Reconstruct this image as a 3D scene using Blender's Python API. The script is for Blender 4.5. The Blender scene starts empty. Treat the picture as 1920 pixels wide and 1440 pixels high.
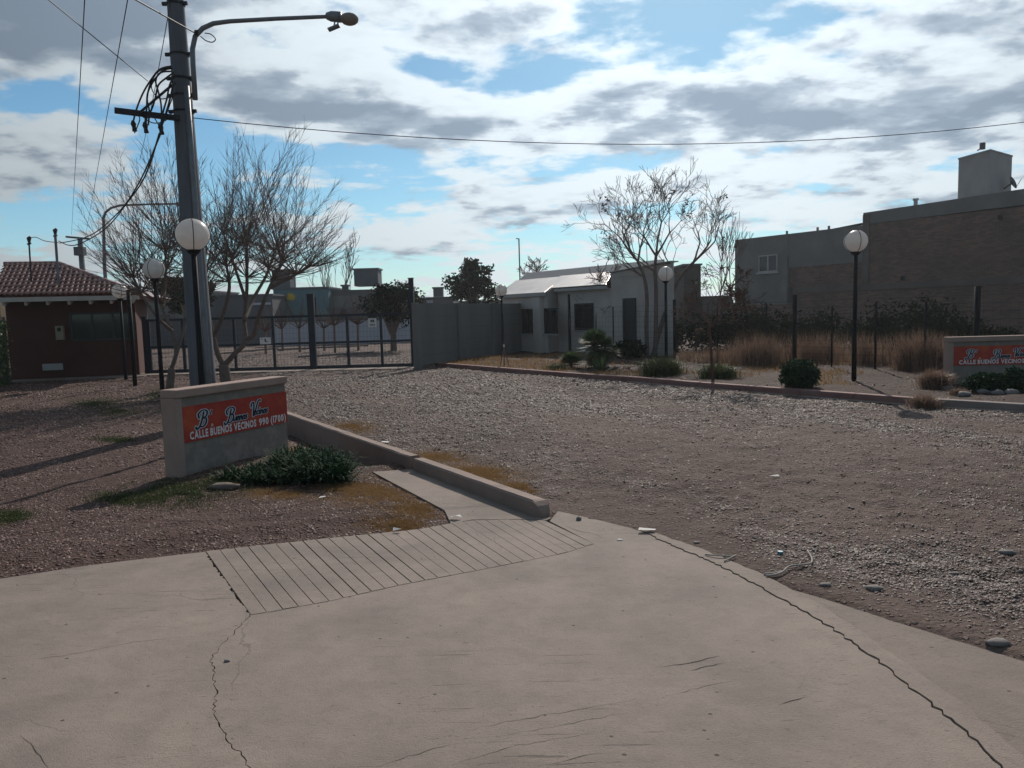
import bpy, bmesh, math, random
import numpy as np
from mathutils import Vector, Matrix, Euler, noise as mnoise
from mathutils.geometry import tessellate_polygon
R = math.radians
random.seed(7); rng = np.random.default_rng(7)
sc = bpy.context.scene; COL = sc.collection

# ------------------------------------------------------------------ camera
CAM_H, F, PITCH, ROLL = 1.6, 1440.0, R(5.3), 0.027
cam_d = bpy.data.cameras.new('camera'); cam = bpy.data.objects.new('camera', cam_d); COL.objects.link(cam)
cam_d.sensor_width = 36; cam_d.lens = 27; cam_d.clip_start = 0.05; cam_d.clip_end = 2000
CM = Matrix.Rotation(math.pi/2-PITCH, 3, 'X') @ Matrix.Rotation(-ROLL, 3, 'Z')
cam.matrix_world = Matrix.Translation((0, 0, CAM_H)) @ CM.to_4x4()
sc.camera = cam
def ray(u, v): return CM @ Vector(((u-960)/F, -(v-720)/F, -1))
def G(u, v, z=0.0):                      # photo pixel -> point on the horizontal plane z
    d = ray(u, v); t = (z-CAM_H)/d.z
    return Vector((d.x*t, d.y*t, z))
def A(u, v, D):                          # photo pixel -> point at distance D
    d = ray(u, v); t = D/d.y
    return Vector((d.x*t, D, CAM_H+d.z*t))

# ------------------------------------------------------------------ world, sun, exposure
SUN_EL, SUN_AZ = R(34), R(13)
sc.view_settings.view_transform = 'Standard'; sc.view_settings.look = 'None'
sc.view_settings.exposure = 0.2; sc.view_settings.gamma = 1
sc.view_settings.use_curve_mapping = False
SKY_STR = 0.10
world = bpy.data.worlds.new('World'); sc.world = world; world.use_nodes = True
wt = world.node_tree; wt.nodes.clear()
class NB:                                # little node builder
    def __init__(s, nt): s.nt = nt
    def n(s, t, **kw):
        nd = s.nt.nodes.new(t)
        for k, v in kw.items(): setattr(nd, k, v)
        return nd
    def setin(s, sock, v):
        if isinstance(v, bpy.types.NodeSocket): s.nt.links.new(v, sock)
        else: sock.default_value = v
    def m(s, op, a, b=0.0, c=None, clamp=False):
        nd = s.n('ShaderNodeMath', operation=op, use_clamp=clamp)
        s.setin(nd.inputs[0], a); s.setin(nd.inputs[1], b)
        if c is not None: s.setin(nd.inputs[2], c)
        return nd.outputs[0]
    def mix(s, f, a, b):
        nd = s.n('ShaderNodeMix', data_type='RGBA')
        s.setin(nd.inputs[0], f); s.setin(nd.inputs[6], a); s.setin(nd.inputs[7], b)
        return nd.outputs[2]
    def noise(s, vec, scale, detail=4, rough=0.55, dist=0.0, dim='3D'):
        nd = s.n('ShaderNodeTexNoise', noise_dimensions=dim)
        if vec is not None: s.nt.links.new(vec, nd.inputs['Vector'])
        nd.inputs['Scale'].default_value = scale; nd.inputs['Detail'].default_value = detail
        nd.inputs['Roughness'].default_value = rough; nd.inputs['Distortion'].default_value = dist
        return nd.outputs['Fac']
    def ss(s, x, a, b, lo=0.0, hi=1.0):
        nd = s.n('ShaderNodeMapRange', interpolation_type='SMOOTHSTEP')
        s.setin(nd.inputs[0], x); nd.inputs[1].default_value = a; nd.inputs[2].default_value = b
        nd.inputs[3].default_value = lo; nd.inputs[4].default_value = hi
        return nd.outputs[0]
    def ramp(s, f, stops):
        nd = s.n('ShaderNodeValToRGB'); cr = nd.color_ramp
        while len(cr.elements) < len(stops): cr.elements.new(0.5)
        for e, (p, c) in zip(cr.elements, stops): e.position = p; e.color = (*c, 1)
        s.setin(nd.inputs[0], f); return nd.outputs[0]
    def comb(s, x, y, z):
        nd = s.n('ShaderNodeCombineXYZ')
        s.setin(nd.inputs[0], x); s.setin(nd.inputs[1], y); s.setin(nd.inputs[2], z); return nd.outputs[0]
W = NB(wt)
sky = W.n('ShaderNodeTexSky', sky_type='NISHITA'); sky.sun_disc = False
sky.sun_elevation = SUN_EL; sky.sun_rotation = SUN_AZ; sky.altitude = 700; sky.air_density = 1.0; sky.dust_density = 0.6; sky.ozone_density = 1.5
tc = W.n('ShaderNodeTexCoord'); sep = W.n('ShaderNodeSeparateXYZ'); wt.links.new(tc.outputs['Generated'], sep.inputs[0])
dx, dy, dz = sep.outputs
az = W.m('ARCTAN2', dx, dy); el = W.m('ARCSINE', dz)
# cloud layer on a flat deck seen in perspective
zc = W.m('ADD', W.m('MAXIMUM', dz, 0.0), 0.17)
px_, py_ = W.m('DIVIDE', dx, zc), W.m('DIVIDE', dy, zc)
pv = W.comb(px_, W.m('MULTIPLY', py_, 1.15), 3.7)
zc2 = W.m('ADD', zc, 0.022)
pv2 = W.comb(W.m('DIVIDE', dx, zc2), W.m('MULTIPLY', W.m('DIVIDE', dy, zc2), 1.15), 3.7)
# big masses of cloud and the blue gaps, (u, v, half width px, half height px, amount)
BLOBS = [(150, 40, 230, 90, .30), (620, 60, 260, 110, .26), (880, 40, 220, 90, .24), (60, 290, 190, 80, .26), (500, 190, 130, 60, .22),
 (780, 225, 330, 55, .30), (1260, 225, 420, 60, .36), (1700, 180, 330, 75, .40), (1640, 60, 200, 70, .20), (1180, 350, 300, 45, .16),
 (1600, 300, 300, 40, .16), (850, 400, 230, 70, .24), (100, 500, 260, 40, .14), (1500, 400, 260, 40, .18), (1000, 470, 260, 25, .10), (300, 120, 160, 40, .14),
 (1290, 65, 150, 60, -.26), (1110, 40, 60, 40, -.12), (830, 125, 130, 34, -.10), (150, 200, 190, 32, -.30), (560, 300, 170, 50, -.36), (90, 400, 170, 32, -.26), (1000, 310, 160, 24, -.14),
 (1850, 290, 120, 26, -.18), (760, 335, 130, 24, -.20), (1500, 20, 60, 50, -.2), (300, 250, 120, 60, -.24), (1010, 150, 110, 30, -.18)]
# large clouds beyond the frame go on in the same rhythm
BLOBS += [(60, 0, 260, 130, .25)]
BLOBS += [(960, 470, 1400, 60, -.07), (520, 420, 160, 22, -.14), (1250, 395, 120, 16, -.16), (1180, 300, 200, 18, -.10), (700, 500, 200, 18, -.12), (1420, 440, 130, 16, -.12), (420, 100, 60, 30, -.12), (640, 140, 70, 26, -.10), (700, 380, 110, 26, -.06)]
BLOBS += [(-500, -200, 300, 120, .2), (900, -350, 500, 160, .2), (2400, -100, 350, 140, .25), (2500, 260, 400, 60, .25), (-500, 250, 350, 70, .2), (1500, -250, 200, 90, -.2), (300, -250, 220, 90, -.2)]
cov = None
for (u, v, hw, hh, am) in BLOBS:
    d = ray(u, v).normalized(); a0 = math.atan2(d.x, d.y); e0 = math.asin(d.z)
    sa, se = hw/F*1.0, hh/F*1.0
    ta = W.m('DIVIDE', W.m('SUBTRACT', az, a0), sa); te = W.m('DIVIDE', W.m('SUBTRACT', el, e0), se)
    q = W.m('ADD', W.m('MULTIPLY', ta, ta), W.m('MULTIPLY', te, te))
    g = W.m('MULTIPLY', W.m('EXPONENT', W.m('MULTIPLY', q, -1.0)), am)
    cov = g if cov is None else W.m('ADD', cov, g)
n1 = W.noise(pv, 2.6, 10, 0.52, 0.1); n1b = W.noise(pv2, 2.6, 6, 0.50, 0.1)
n2 = W.noise(pv, 6.5, 6, 0.55, 0.1)
dens = W.m('ADD', W.m('ADD', W.m('MULTIPLY', W.m('SUBTRACT', n1, 0.5), 1.55), cov), W.m('MULTIPLY', W.m('SUBTRACT', n2, 0.5), 0.95))
cover = W.ss(dens, -0.14, 0.14)
thick = W.ss(dens, 0.06, 0.66)
relief = W.m('MULTIPLY', W.m('SUBTRACT', n1, n1b), 5.0)
sund = Vector((math.sin(SUN_AZ)*math.cos(SUN_EL), math.cos(SUN_AZ)*math.cos(SUN_EL), math.sin(SUN_EL)))
dt = W.n('ShaderNodeVectorMath', operation='DOT_PRODUCT'); wt.links.new(tc.outputs['Generated'], dt.inputs[0]); dt.inputs[1].default_value = sund
glow = W.m('POWER', W.m('MAXIMUM', W.m('MULTIPLY_ADD', dt.outputs['Value'], 0.5, 0.5), 0.0), 7.0)   # forward scattering round the sun
bright = W.m('MULTIPLY_ADD', glow, 1.02, 0.27)
cl_light = W.ramp(W.m('ADD', thick, W.m('MULTIPLY', relief, -0.75), clamp=True),
                  [(0.0, (0.74, 0.83, 0.88)), (0.30, (0.68, 0.76, 0.82)), (0.65, (0.38, 0.455, 0.54)), (1.0, (0.26, 0.33, 0.415))])
vm = W.n('ShaderNodeVectorMath', operation='SCALE'); wt.links.new(cl_light, vm.inputs[0]); wt.links.new(bright, vm.inputs['Scale'])
sk = W.n('ShaderNodeVectorMath', operation='MULTIPLY'); wt.links.new(sky.outputs[0], sk.inputs[0]); sk.inputs[1].default_value = (SKY_STR*0.50, SKY_STR*0.73, SKY_STR*0.78)
hz = W.ss(el, 0.0, 0.16, 1.0, 0.0)
skyc = W.mix(W.m('MULTIPLY', hz, 0.42), sk.outputs[0], (0.40, 0.50, 0.56, 1))
cover2 = W.m('MULTIPLY', cover, 0.97)
tot = W.mix(cover2, skyc, vm.outputs[0])
low = W.ss(el, -0.02, 0.0)
tot2 = W.mix(low, (0.10, 0.10, 0.10, 1), tot)
bg = W.n('ShaderNodeBackground'); wt.links.new(tot2, bg.inputs[0]); bg.inputs[1].default_value = 1.0
wo = W.n('ShaderNodeOutputWorld'); wt.links.new(bg.outputs[0], wo.inputs[0])
world.cycles.sampling_method = 'MANUAL'; world.cycles.sample_map_resolution = 512
sl = bpy.data.lights.new('sun', 'SUN'); sl.energy = 3.1; sl.angle = R(0.6); sl.color = (1.0, 0.90, 0.80)
so = bpy.data.objects.new('sun', sl); COL.objects.link(so); so.rotation_euler = sund.to_track_quat('Z', 'Y').to_euler()

# ------------------------------------------------------------------ helpers
def tag(o, label=None, cat=None, group=None, kind=None):
    if label: o['label'] = label
    if cat: o['category'] = cat
    if group: o['group'] = group
    if kind: o['kind'] = kind
    return o
ORG = {}
def thing(name, loc, label, cat, group=None, rz=0.0):
    o = bpy.data.objects.new(name, None); COL.objects.link(o); o.location = loc; o.rotation_euler.z = rz
    o.empty_display_size = 0.2
    ORG[o.name] = Vector(loc); return tag(o, label, cat, group)
def copy_tree(o, parent=None):
    c = o.copy(); COL.objects.link(c)
    if parent: c.parent = parent
    for ch in [q for q in o.children]: copy_tree(ch, c)
    return c
class MB:
    def __init__(s): s.v = []; s.f = []; s.mi = []; s.cur = 0
    def add(s, vs, fs):
        b = len(s.v); s.v += [tuple(p) for p in vs]; s.f += [tuple(b+i for i in f) for f in fs]; s.mi += [s.cur]*len(fs)
        return s
    def box(s, c, size, rz=0.0, M=None):
        x, y, z = size[0]/2, size[1]/2, size[2]/2
        vs = [Vector(p) for p in ((-x,-y,-z),(x,-y,-z),(x,y,-z),(-x,y,-z),(-x,-y,z),(x,-y,z),(x,y,z),(-x,y,z))]
        m = M if M is not None else Matrix.Rotation(rz, 3, 'Z')
        return s.add([m @ p + Vector(c) for p in vs], [(0,3,2,1),(4,5,6,7),(0,1,5,4),(1,2,6,5),(2,3,7,6),(3,0,4,7)])
    def bar(s, a, b, w, h=None):              # rectangular bar between two points
        a, b = Vector(a), Vector(b); h = h or w; d = b-a; L = d.length; z = d.normalized()
        ref = Vector((0, 0, 1)) if abs(z.z) < 0.95 else Vector((1, 0, 0))
        x = ref.cross(z).normalized(); y = z.cross(x)
        M = Matrix((x, y, z)).transposed()
        return s.box((a+b)/2, (w, h, L), M=M)
    def tube(s, pts, rad, n=6, cap=True):
        pts = [Vector(p) for p in pts]
        if not hasattr(rad, '__len__'): rad = [rad]*len(pts)
        b = len(s.v); prev = None
        for i, p in enumerate(pts):
            d = (pts[min(i+1, len(pts)-1)] - pts[max(i-1, 0)])
            d = d.normalized() if d.length > 1e-9 else Vector((0, 0, 1))
            if prev is None:
                ref = Vector((0, 0, 1)) if abs(d.z) < 0.9 else Vector((1, 0, 0)); x = ref.cross(d).normalized()
            else: x = (prev - d*prev.dot(d)).normalized()
            prev = x; y = d.cross(x)
            for k in range(n):
                t = 2*math.pi*k/n; s.v.append(tuple(p + (x*math.cos(t)+y*math.sin(t))*rad[i]))
        for i in range(len(pts)-1):
            for k in range(n):
                a0 = b+i*n+k; a1 = b+i*n+(k+1) % n; s.f.append((a0, a1, a1+n, a0+n)); s.mi.append(s.cur)
        if cap:
            s.f.append(tuple(b+k for k in reversed(range(n)))); s.mi.append(s.cur)
            s.f.append(tuple(b+(len(pts)-1)*n+k for k in range(n))); s.mi.append(s.cur)
        return s
    def sphere(s, c, r, nu=24, nv=14, sz=1.0):
        vs = []; fs = []; c = Vector(c)
        for j in range(nv+1):
            t = math.pi*j/nv
            for i in range(nu):
                a = 2*math.pi*i/nu; vs.append(c+Vector((r*math.sin(t)*math.cos(a), r*math.sin(t)*math.sin(a), sz*r*math.cos(t))))
        for j in range(nv):
            for i in range(nu):
                k = (i+1) % nu; fs.append((j*nu+i, (j+1)*nu+i, (j+1)*nu+k, j*nu+k))
        return s.add(vs, fs)
    def prism(s, poly, z0, z1):               # vertical prism over an xy polygon; z1 may be a function
        n = len(poly); tri = tessellate_polygon([[Vector((p[0], p[1], 0)) for p in poly]])
        zf = z1 if callable(z1) else (lambda x, y: z1)
        vs = [(p[0], p[1], z0) for p in poly]+[(p[0], p[1], zf(p[0], p[1])) for p in poly]
        fs = []
        ar = sum(poly[i][0]*poly[(i+1) % n][1]-poly[(i+1) % n][0]*poly[i][1] for i in range(n))
        for i in range(n):
            j = (i+1) % n; fs.append((i, j, n+j, n+i) if ar > 0 else (j, i, n+i, n+j))
        for t in tri:
            a, b, c = [Vector((poly[q][0], poly[q][1], 0)) for q in t]
            up = (b-a).cross(c-a).z > 0
            t2 = t if up else t[::-1]
            fs.append(tuple(n+q for q in t2)); fs.append(tuple(q for q in t2[::-1]))
        return s.add(vs, fs)
    def build(s, name, mat, parent=None, smooth=False, bevel=0.0, weld=False, **kw):
        org = ORG.get(parent.name, Vector((0, 0, 0))) if parent else Vector((0, 0, 0))
        me = bpy.data.meshes.new(name); me.from_pydata([(p[0]-org.x, p[1]-org.y, p[2]-org.z) for p in s.v], [], s.f)
        mats = mat if isinstance(mat, (list, tuple)) else [mat]
        for m_ in mats: me.materials.append(m_)
        if len(mats) > 1: me.polygons.foreach_set('material_index', s.mi)
        if smooth: me.polygons.foreach_set('use_smooth', [True]*len(me.polygons))
        me.update()
        o = bpy.data.objects.new(name, me); COL.objects.link(o)
        if parent: o.parent = parent; ORG[o.name] = org
        if bevel:
            md = o.modifiers.new('bevel', 'BEVEL'); md.width = bevel; md.segments = 2; md.limit_method = 'ANGLE'
        tag(o, **kw); return o

def mat(name, c1, c2=None, scale=3.0, rough=0.85, bump=0.3, bdist=0.01, detail=6, spec=0.3, metal=0.0, c3=None, coord='Object', bscale=None, streak=False):
    m_ = bpy.data.materials.new(name); m_.use_nodes = True; nt = m_.node_tree; N = NB(nt); b = nt.nodes['Principled BSDF']
    b.inputs['Roughness'].default_value = rough; b.inputs['Specular IOR Level'].default_value = spec; b.inputs['Metallic'].default_value = metal
    tcn = N.n('ShaderNodeTexCoord'); vec = tcn.outputs[coord]
    if streak:
        mp = N.n('ShaderNodeMapping'); nt.links.new(vec, mp.inputs[0]); mp.inputs['Scale'].default_value = (1, 1, 0.15); vec2 = mp.outputs[0]
    else: vec2 = vec
    if c2 is None: c2 = tuple(x*0.78 for x in c1)
    f = N.noise(vec2, scale, detail, 0.6)
    col = N.ramp(f, [(0.30, c1), (0.70, c2)] if c3 is None else [(0.28, c1), (0.5, c2), (0.72, c3)])
    nt.links.new(col, b.inputs['Base Color'])
    if bump:
        bp = N.n('ShaderNodeBump'); bp.inputs['Strength'].default_value = bump; bp.inputs['Distance'].default_value = bdist
        nt.links.new(N.noise(vec, bscale or scale*6, 5, 0.6), bp.inputs['Height']); nt.links.new(bp.outputs[0], b.inputs['Normal'])
    return m_
def leafmat(name, c1, c2, trans=0.35, rough=0.55, spec=0.3):
    m_ = bpy.data.materials.new(name); m_.use_nodes = True; nt = m_.node_tree; N = NB(nt); b = nt.nodes['Principled BSDF']
    g = N.n('ShaderNodeNewGeometry'); col = N.mix(g.outputs['Random Per Island'], (*c1, 1), (*c2, 1))
    nt.links.new(col, b.inputs['Base Color']); b.inputs['Roughness'].default_value = rough; b.inputs['Specular IOR Level'].default_value = spec
    t = N.n('ShaderNodeBsdfTranslucent'); nt.links.new(col, t.inputs[0]); mx = N.n('ShaderNodeMixShader'); mx.inputs[0].default_value = trans
    nt.links.new(b.outputs[0], mx.inputs[1]); nt.links.new(t.outputs[0], mx.inputs[2]); nt.links.new(mx.outputs[0], nt.nodes['Material Output'].inputs[0])
    return m_

# lattice noise for numpy
_tab = rng.random((256, 256))
def vnoise(x, y):
    xi = np.floor(x).astype(int); yi = np.floor(y).astype(int); fx = x-xi; fy = y-yi
    fx = fx*fx*(3-2*fx); fy = fy*fy*(3-2*fy); T = lambda a, b: _tab[a % 256, b % 256]
    return (T(xi, yi)*(1-fx)+T(xi+1, yi)*fx)*(1-fy)+(T(xi, yi+1)*(1-fx)+T(xi+1, yi+1)*fx)*fy
def fbm(x, y, o=4):
    r = 0; a = 0.5
    for i in range(o): r = r+a*vnoise(x*2**i+17*i, y*2**i+31*i); a *= 0.5
    return r/(1-0.5**o)
def pip(poly, x, y):
    r = np.zeros(x.shape, bool); n = len(poly)
    for i in range(n):
        x0, y0 = poly[i][0], poly[i][1]; x1, y1 = poly[(i+1) % n][0], poly[(i+1) % n][1]
        if y0 == y1: continue
        c = ((y0 > y) != (y1 > y)) & (x < (x1-x0)*(y-y0)/(y1-y0)+x0); r ^= c
    return r
def pdist(poly, x, y, closed=True):
    d = np.full(x.shape, 1e9); n = len(poly)
    for i in range(n if closed else n-1):
        x0, y0 = poly[i][0], poly[i][1]; x1, y1 = poly[(i+1) % n][0], poly[(i+1) % n][1]
        L = (x1-x0)**2+(y1-y0)**2+1e-12; t = np.clip(((x-x0)*(x1-x0)+(y-y0)*(y1-y0))/L, 0, 1)
        d = np.minimum(d, np.hypot(x-x0-t*(x1-x0), y-y0-t*(y1-y0)))
    return d
sstep = lambda x: (lambda t: t*t*(3-2*t))(np.clip(x, 0, 1))

# ------------------------------------------------------------------ materials
def concrete_mat(name, base, dark, warm):
    m_ = bpy.data.materials.new(name); m_.use_nodes = True; nt = m_.node_tree; N = NB(nt); b = nt.nodes['Principled BSDF']
    g = N.n('ShaderNodeNewGeometry'); P = g.outputs['Position']
    a = N.noise(P, 0.9, 6, 0.62, 0.3); f = N.noise(P, 7, 6, 0.6); fi = N.noise(P, 140, 3, 0.7)
    col = N.ramp(N.m('ADD', N.m('MULTIPLY', a, .75), N.m('MULTIPLY', N.noise(P, 3.2, 5, 0.6), .25)), [(0.36, dark), (0.5, base), (0.64, warm)])
    col = N.mix(N.m('MULTIPLY', N.ss(f, 0.42, 0.70), 0.4), col, (*[c*0.74 for c in base], 1))
    col = N.mix(N.m('MULTIPLY', N.ss(fi, 0.5, 0.70), 0.45), col, (*[c*1.35 for c in base], 1))
    col = N.mix(N.m('MULTIPLY', N.ss(N.noise(P, 70, 4, 0.75), 0.52, 0.66), 0.45), col, (*[c*0.55 for c in base], 1))
    # small dark pits, stones and scuffs in it
    vo = N.n('ShaderNodeTexVoronoi', feature='F1'); vo.inputs['Scale'].default_value = 9; nt.links.new(P, vo.inputs['Vector'])
    pit = N.m('MULTIPLY', N.ss(vo.outputs['Distance'], 0.10, 0.05, 0.0, 1.0), N.ss(N.noise(P, 3.1, 2), 0.44, 0.56))
    mp = N.n('ShaderNodeMapping'); nt.links.new(P, mp.inputs[0]); mp.inputs['Rotation'].default_value = (0, 0, R(-14)); mp.inputs['Scale'].default_value = (1.1, 26, 1)
    sc1 = N.m('MULTIPLY', N.ss(N.noise(mp.outputs[0], 1.6, 4, 0.7, 0.3), 0.61, 0.68), N.ss(N.noise(P, 0.55, 2), 0.44, 0.56))
    mp2 = N.n('ShaderNodeMapping'); nt.links.new(P, mp2.inputs[0]); mp2.inputs['Rotation'].default_value = (0, 0, R(-14)); mp2.inputs['Scale'].default_value = (2.6, 11, 1)
    sc2 = N.m('MULTIPLY', N.ss(N.noise(mp2.outputs[0], 4.5, 4, 0.7), 0.63, 0.68), N.ss(N.noise(P, 1.3, 2), 0.47, 0.60))
    dirt = N.m('MAXIMUM', N.m('MULTIPLY', pit, 0.7), N.m('MAXIMUM', N.m('MULTIPLY', sc1, 0.45), N.m('MULTIPLY', sc2, 0.5)))
    col = N.mix(dirt, col, (0.045, 0.036, 0.03, 1))
    # hairline cracks
    v2 = N.n('ShaderNodeTexVoronoi', feature='DISTANCE_TO_EDGE'); v2.inputs['Scale'].default_value = 0.55
    wob = N.n('ShaderNodeVectorMath', operation='ADD'); nn = N.n('ShaderNodeTexNoise'); nn.inputs['Scale'].default_value = 3.5; nn.inputs['Detail'].default_value = 6; nt.links.new(P, nn.inputs['Vector'])
    scl = N.n('ShaderNodeVectorMath', operation='SCALE'); nt.links.new(nn.outputs['Color'], scl.inputs[0]); scl.inputs['Scale'].default_value = 0.25
    nt.links.new(P, wob.inputs[0]); nt.links.new(scl.outputs[0], wob.inputs[1]); nt.links.new(wob.outputs[0], v2.inputs['Vector'])
    hair = N.m('MULTIPLY', N.ss(v2.outputs['Distance'], 0.0025, 0.0008), N.ss(N.noise(P, 0.7, 1), 0.52, 0.58))
    col = N.mix(N.m('MULTIPLY', hair, 0.35), col, (0.05, 0.04, 0.035, 1))
    nt.links.new(col, b.inputs['Base Color']); b.inputs['Roughness'].default_value = 0.82; b.inputs['Specular IOR Level'].default_value = 0.3
    bp = N.n('ShaderNodeBump'); bp.inputs['Strength'].default_value = 0.7; bp.inputs['Distance'].default_value = 0.011
    h = N.m('ADD', N.m('MULTIPLY', f, 0.9), N.m('MULTIPLY', fi, 0.5)); h = N.m('SUBTRACT', h, N.m('MULTIPLY', dirt, 0.6)); nt.links.new(h, bp.inputs['Height']); nt.links.new(bp.outputs[0], b.inputs['Normal'])
    return m_
def soil_mat(name, c1, c2, c3, sp):
    m_ = bpy.data.materials.new(name); m_.use_nodes = True; nt = m_.node_tree; N = NB(nt); b = nt.nodes['Principled BSDF']
    g = N.n('ShaderNodeNewGeometry'); P = g.outputs['Position']
    a = N.noise(P, 0.6, 6, 0.65, 0.4); f = N.noise(P, 18, 6, 0.7)
    col = N.ramp(a, [(0.3, c1), (0.5, c2), (0.7, c3)])
    vo = N.n('ShaderNodeTexVoronoi', feature='F1'); vo.inputs['Scale'].default_value = 28; nt.links.new(P, vo.inputs['Vector'])
    st = N.ss(vo.outputs['Distance'], 0.45, 0.25, 0.0, 1.0)
    sel = N.n('ShaderNodeSeparateColor'); nt.links.new(vo.outputs['Color'], sel.inputs[0])
    peb = N.m('MULTIPLY', st, N.ss(sel.outputs[0], 0.35, 0.5))
    pc = N.mix(sel.outputs[1], (*[x*0.6 for x in sp], 1), (*[x*1.3 for x in sp], 1))
    col = N.mix(peb, col, pc)
    col = N.mix(N.m('MULTIPLY', N.ss(f, 0.4, 0.65), 0.4), col, (*[x*0.6 for x in c2], 1))
    nt.links.new(col, b.inputs['Base Color']); b.inputs['Roughness'].default_value = 0.9; b.inputs['Specular IOR Level'].default_value = 0.2
    bp = N.n('ShaderNodeBump'); bp.inputs['Strength'].default_value = 1.0; bp.inputs['Distance'].default_value = 0.035
    nt.links.new(N.m('ADD', peb, f), bp.inputs['Height']); nt.links.new(bp.outputs[0], b.inputs['Normal'])
    return m_
def stone_mat(name, cols, rough=0.6):
    m_ = bpy.data.materials.new(name); m_.use_nodes = True; nt = m_.node_tree; N = NB(nt); b = nt.nodes['Principled BSDF']
    oi = N.n('ShaderNodeObjectInfo'); col = N.ramp(oi.outputs['Random'], [(i/(len(cols)-1), c) for i, c in enumerate(cols)])
    nt.links.new(col, b.inputs['Base Color']); b.inputs['Roughness'].default_value = rough; b.inputs['Specular IOR Level'].default_value = 0.35
    return m_
M = {}
M['conc'] = concrete_mat('concrete', (0.246, 0.200, 0.169), (0.168, 0.138, 0.119), (0.300, 0.242, 0.203))
M['conc2'] = concrete_mat('concrete_border', (0.236, 0.190, 0.160), (0.175, 0.142, 0.121), (0.28, 0.226, 0.188))
M['conc3'] = concrete_mat('concrete_apron', (0.205, 0.165, 0.138), (0.165, 0.134, 0.114), (0.235, 0.188, 0.157))
M['crackdirt'] = mat('crack_dirt', (0.05, 0.04, 0.033), (0.03, 0.025, 0.02), 20)
M['drive'] = soil_mat('drive_soil', (0.095, 0.065, 0.054), (0.135, 0.094, 0.078), (0.190, 0.136, 0.114), (0.205, 0.155, 0.136))
M['verge'] = soil_mat('verge_soil', (0.065, 0.038, 0.031), (0.092, 0.054, 0.044), (0.13, 0.080, 0.066), (0.15, 0.096, 0.08))
M['garden'] = soil_mat('garden_soil', (0.050, 0.032, 0.025), (0.075, 0.048, 0.037), (0.10, 0.064, 0.050), (0.10, 0.07, 0.06))
M['far'] = mat('far_ground', (0.15, 0.12, 0.10), (0.11, 0.10, 0.07), 0.15)
M['st_grey'] = stone_mat('gravel_grey', [(0.065, 0.048, 0.042), (0.125, 0.090, 0.077), (0.165, 0.122, 0.106), (0.14, 0.092, 0.078), (0.25, 0.193, 0.168)])
M['st_red'] = stone_mat('gravel_red', [(0.055, 0.031, 0.026), (0.115, 0.065, 0.053), (0.15, 0.088, 0.072), (0.22, 0.115, 0.083), (0.30, 0.215, 0.18)], 0.65)
M['kerb'] = mat('kerb_paint', (0.19, 0.092, 0.082), (0.24, 0.14, 0.125), 3, 0.8, 0.4)
M['kerb2'] = mat('kerb_bare', (0.26, 0.22, 0.20), (0.20, 0.16, 0.145), 3, 0.85, 0.4)
M['wallconc'] = mat('headwall_concrete', (0.29, 0.215, 0.18), (0.21, 0.155, 0.13), 2.5, 0.85, 0.5, 0.012)
M['signplaster'] = mat('sign_plaster', (0.29, 0.245, 0.205), (0.20, 0.175, 0.15), 4.5, 0.9, 0.6, 0.01, c3=(0.32, 0.27, 0.23))
M['signcap'] = mat('sign_cap', (0.37, 0.265, 0.22), (0.28, 0.20, 0.168), 3, 0.85, 0.4)
M['orange'] = mat('orange_board', (0.52, 0.095, 0.028), (0.34, 0.030, 0.022), 2.6, 0.5, 0.1, c3=(0.46, 0.07, 0.026))
M['navy'] = mat('navy_print', (0.008, 0.016, 0.042), (0.006, 0.012, 0.03), 4, 0.5, 0)
M['paleblue'] = mat('pale_outline', (0.60, 0.66, 0.68), (0.54, 0.60, 0.63), 4, 0.5, 0)
M['white'] = mat('white_print', (0.78, 0.76, 0.74), (0.68, 0.66, 0.64), 8, 0.6, 0)
M['poleconc'] = mat('pole_concrete', (0.135, 0.148, 0.165), (0.085, 0.096, 0.112), 6, 0.8, 0.5, 0.006, streak=True)
M['black'] = mat('black_paint', (0.010, 0.012, 0.014), (0.016, 0.016, 0.018), 5, 0.7, 0.1, spec=0.15)
M['galv'] = mat('galvanised', (0.20, 0.215, 0.23), (0.14, 0.15, 0.165), 7, 0.5, 0.1, metal=0.5)
M['cable'] = mat('cable', (0.015, 0.016, 0.02), (0.02, 0.02, 0.025), 5, 0.6, 0)
M['gateblue'] = mat('gate_paint', (0.014, 0.02, 0.03), (0.02, 0.03, 0.045), 4, 0.5, 0.1)
M['precast'] = mat('precast', (0.20, 0.195, 0.18), (0.14, 0.138, 0.13), 1.6, 0.9, 0.5, streak=True)
M['housewhite'] = mat('white_brick_paint', (0.56, 0.52, 0.48), (0.44, 0.41, 0.375), 1.6, 0.85, 0.4)
M['zinc'] = mat('zinc_roof', (0.52, 0.49, 0.47), (0.40, 0.38, 0.37), 2, 0.42, 0.4, 0.02, spec=0.4, metal=0.5)
M['zincdark'] = mat('zinc_grey', (0.13, 0.15, 0.17), (0.10, 0.12, 0.14), 2, 0.95, 0.2, spec=0.05)
M['guardwall'] = mat('guard_wall', (0.095, 0.036, 0.028), (0.070, 0.027, 0.022), 1.2, 0.9, 0.4)
M['beige'] = mat('beige_wall', (0.33, 0.28, 0.20), (0.25, 0.215, 0.16), 1.5, 0.9, 0.3)
M['tile'] = mat('clay_tile', (0.33, 0.16, 0.125), (0.22, 0.095, 0.07), 6, 0.38, 0.3, c3=(0.42, 0.23, 0.19), spec=0.6)
M['wood'] = mat('painted_wood', (0.55, 0.50, 0.45), (0.42, 0.38, 0.33), 4, 0.7, 0.2)
M['glassdark'] = mat('dark_glass', (0.012, 0.016, 0.018), (0.02, 0.025, 0.028), 1, 0.12, 0, spec=0.6)
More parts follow.
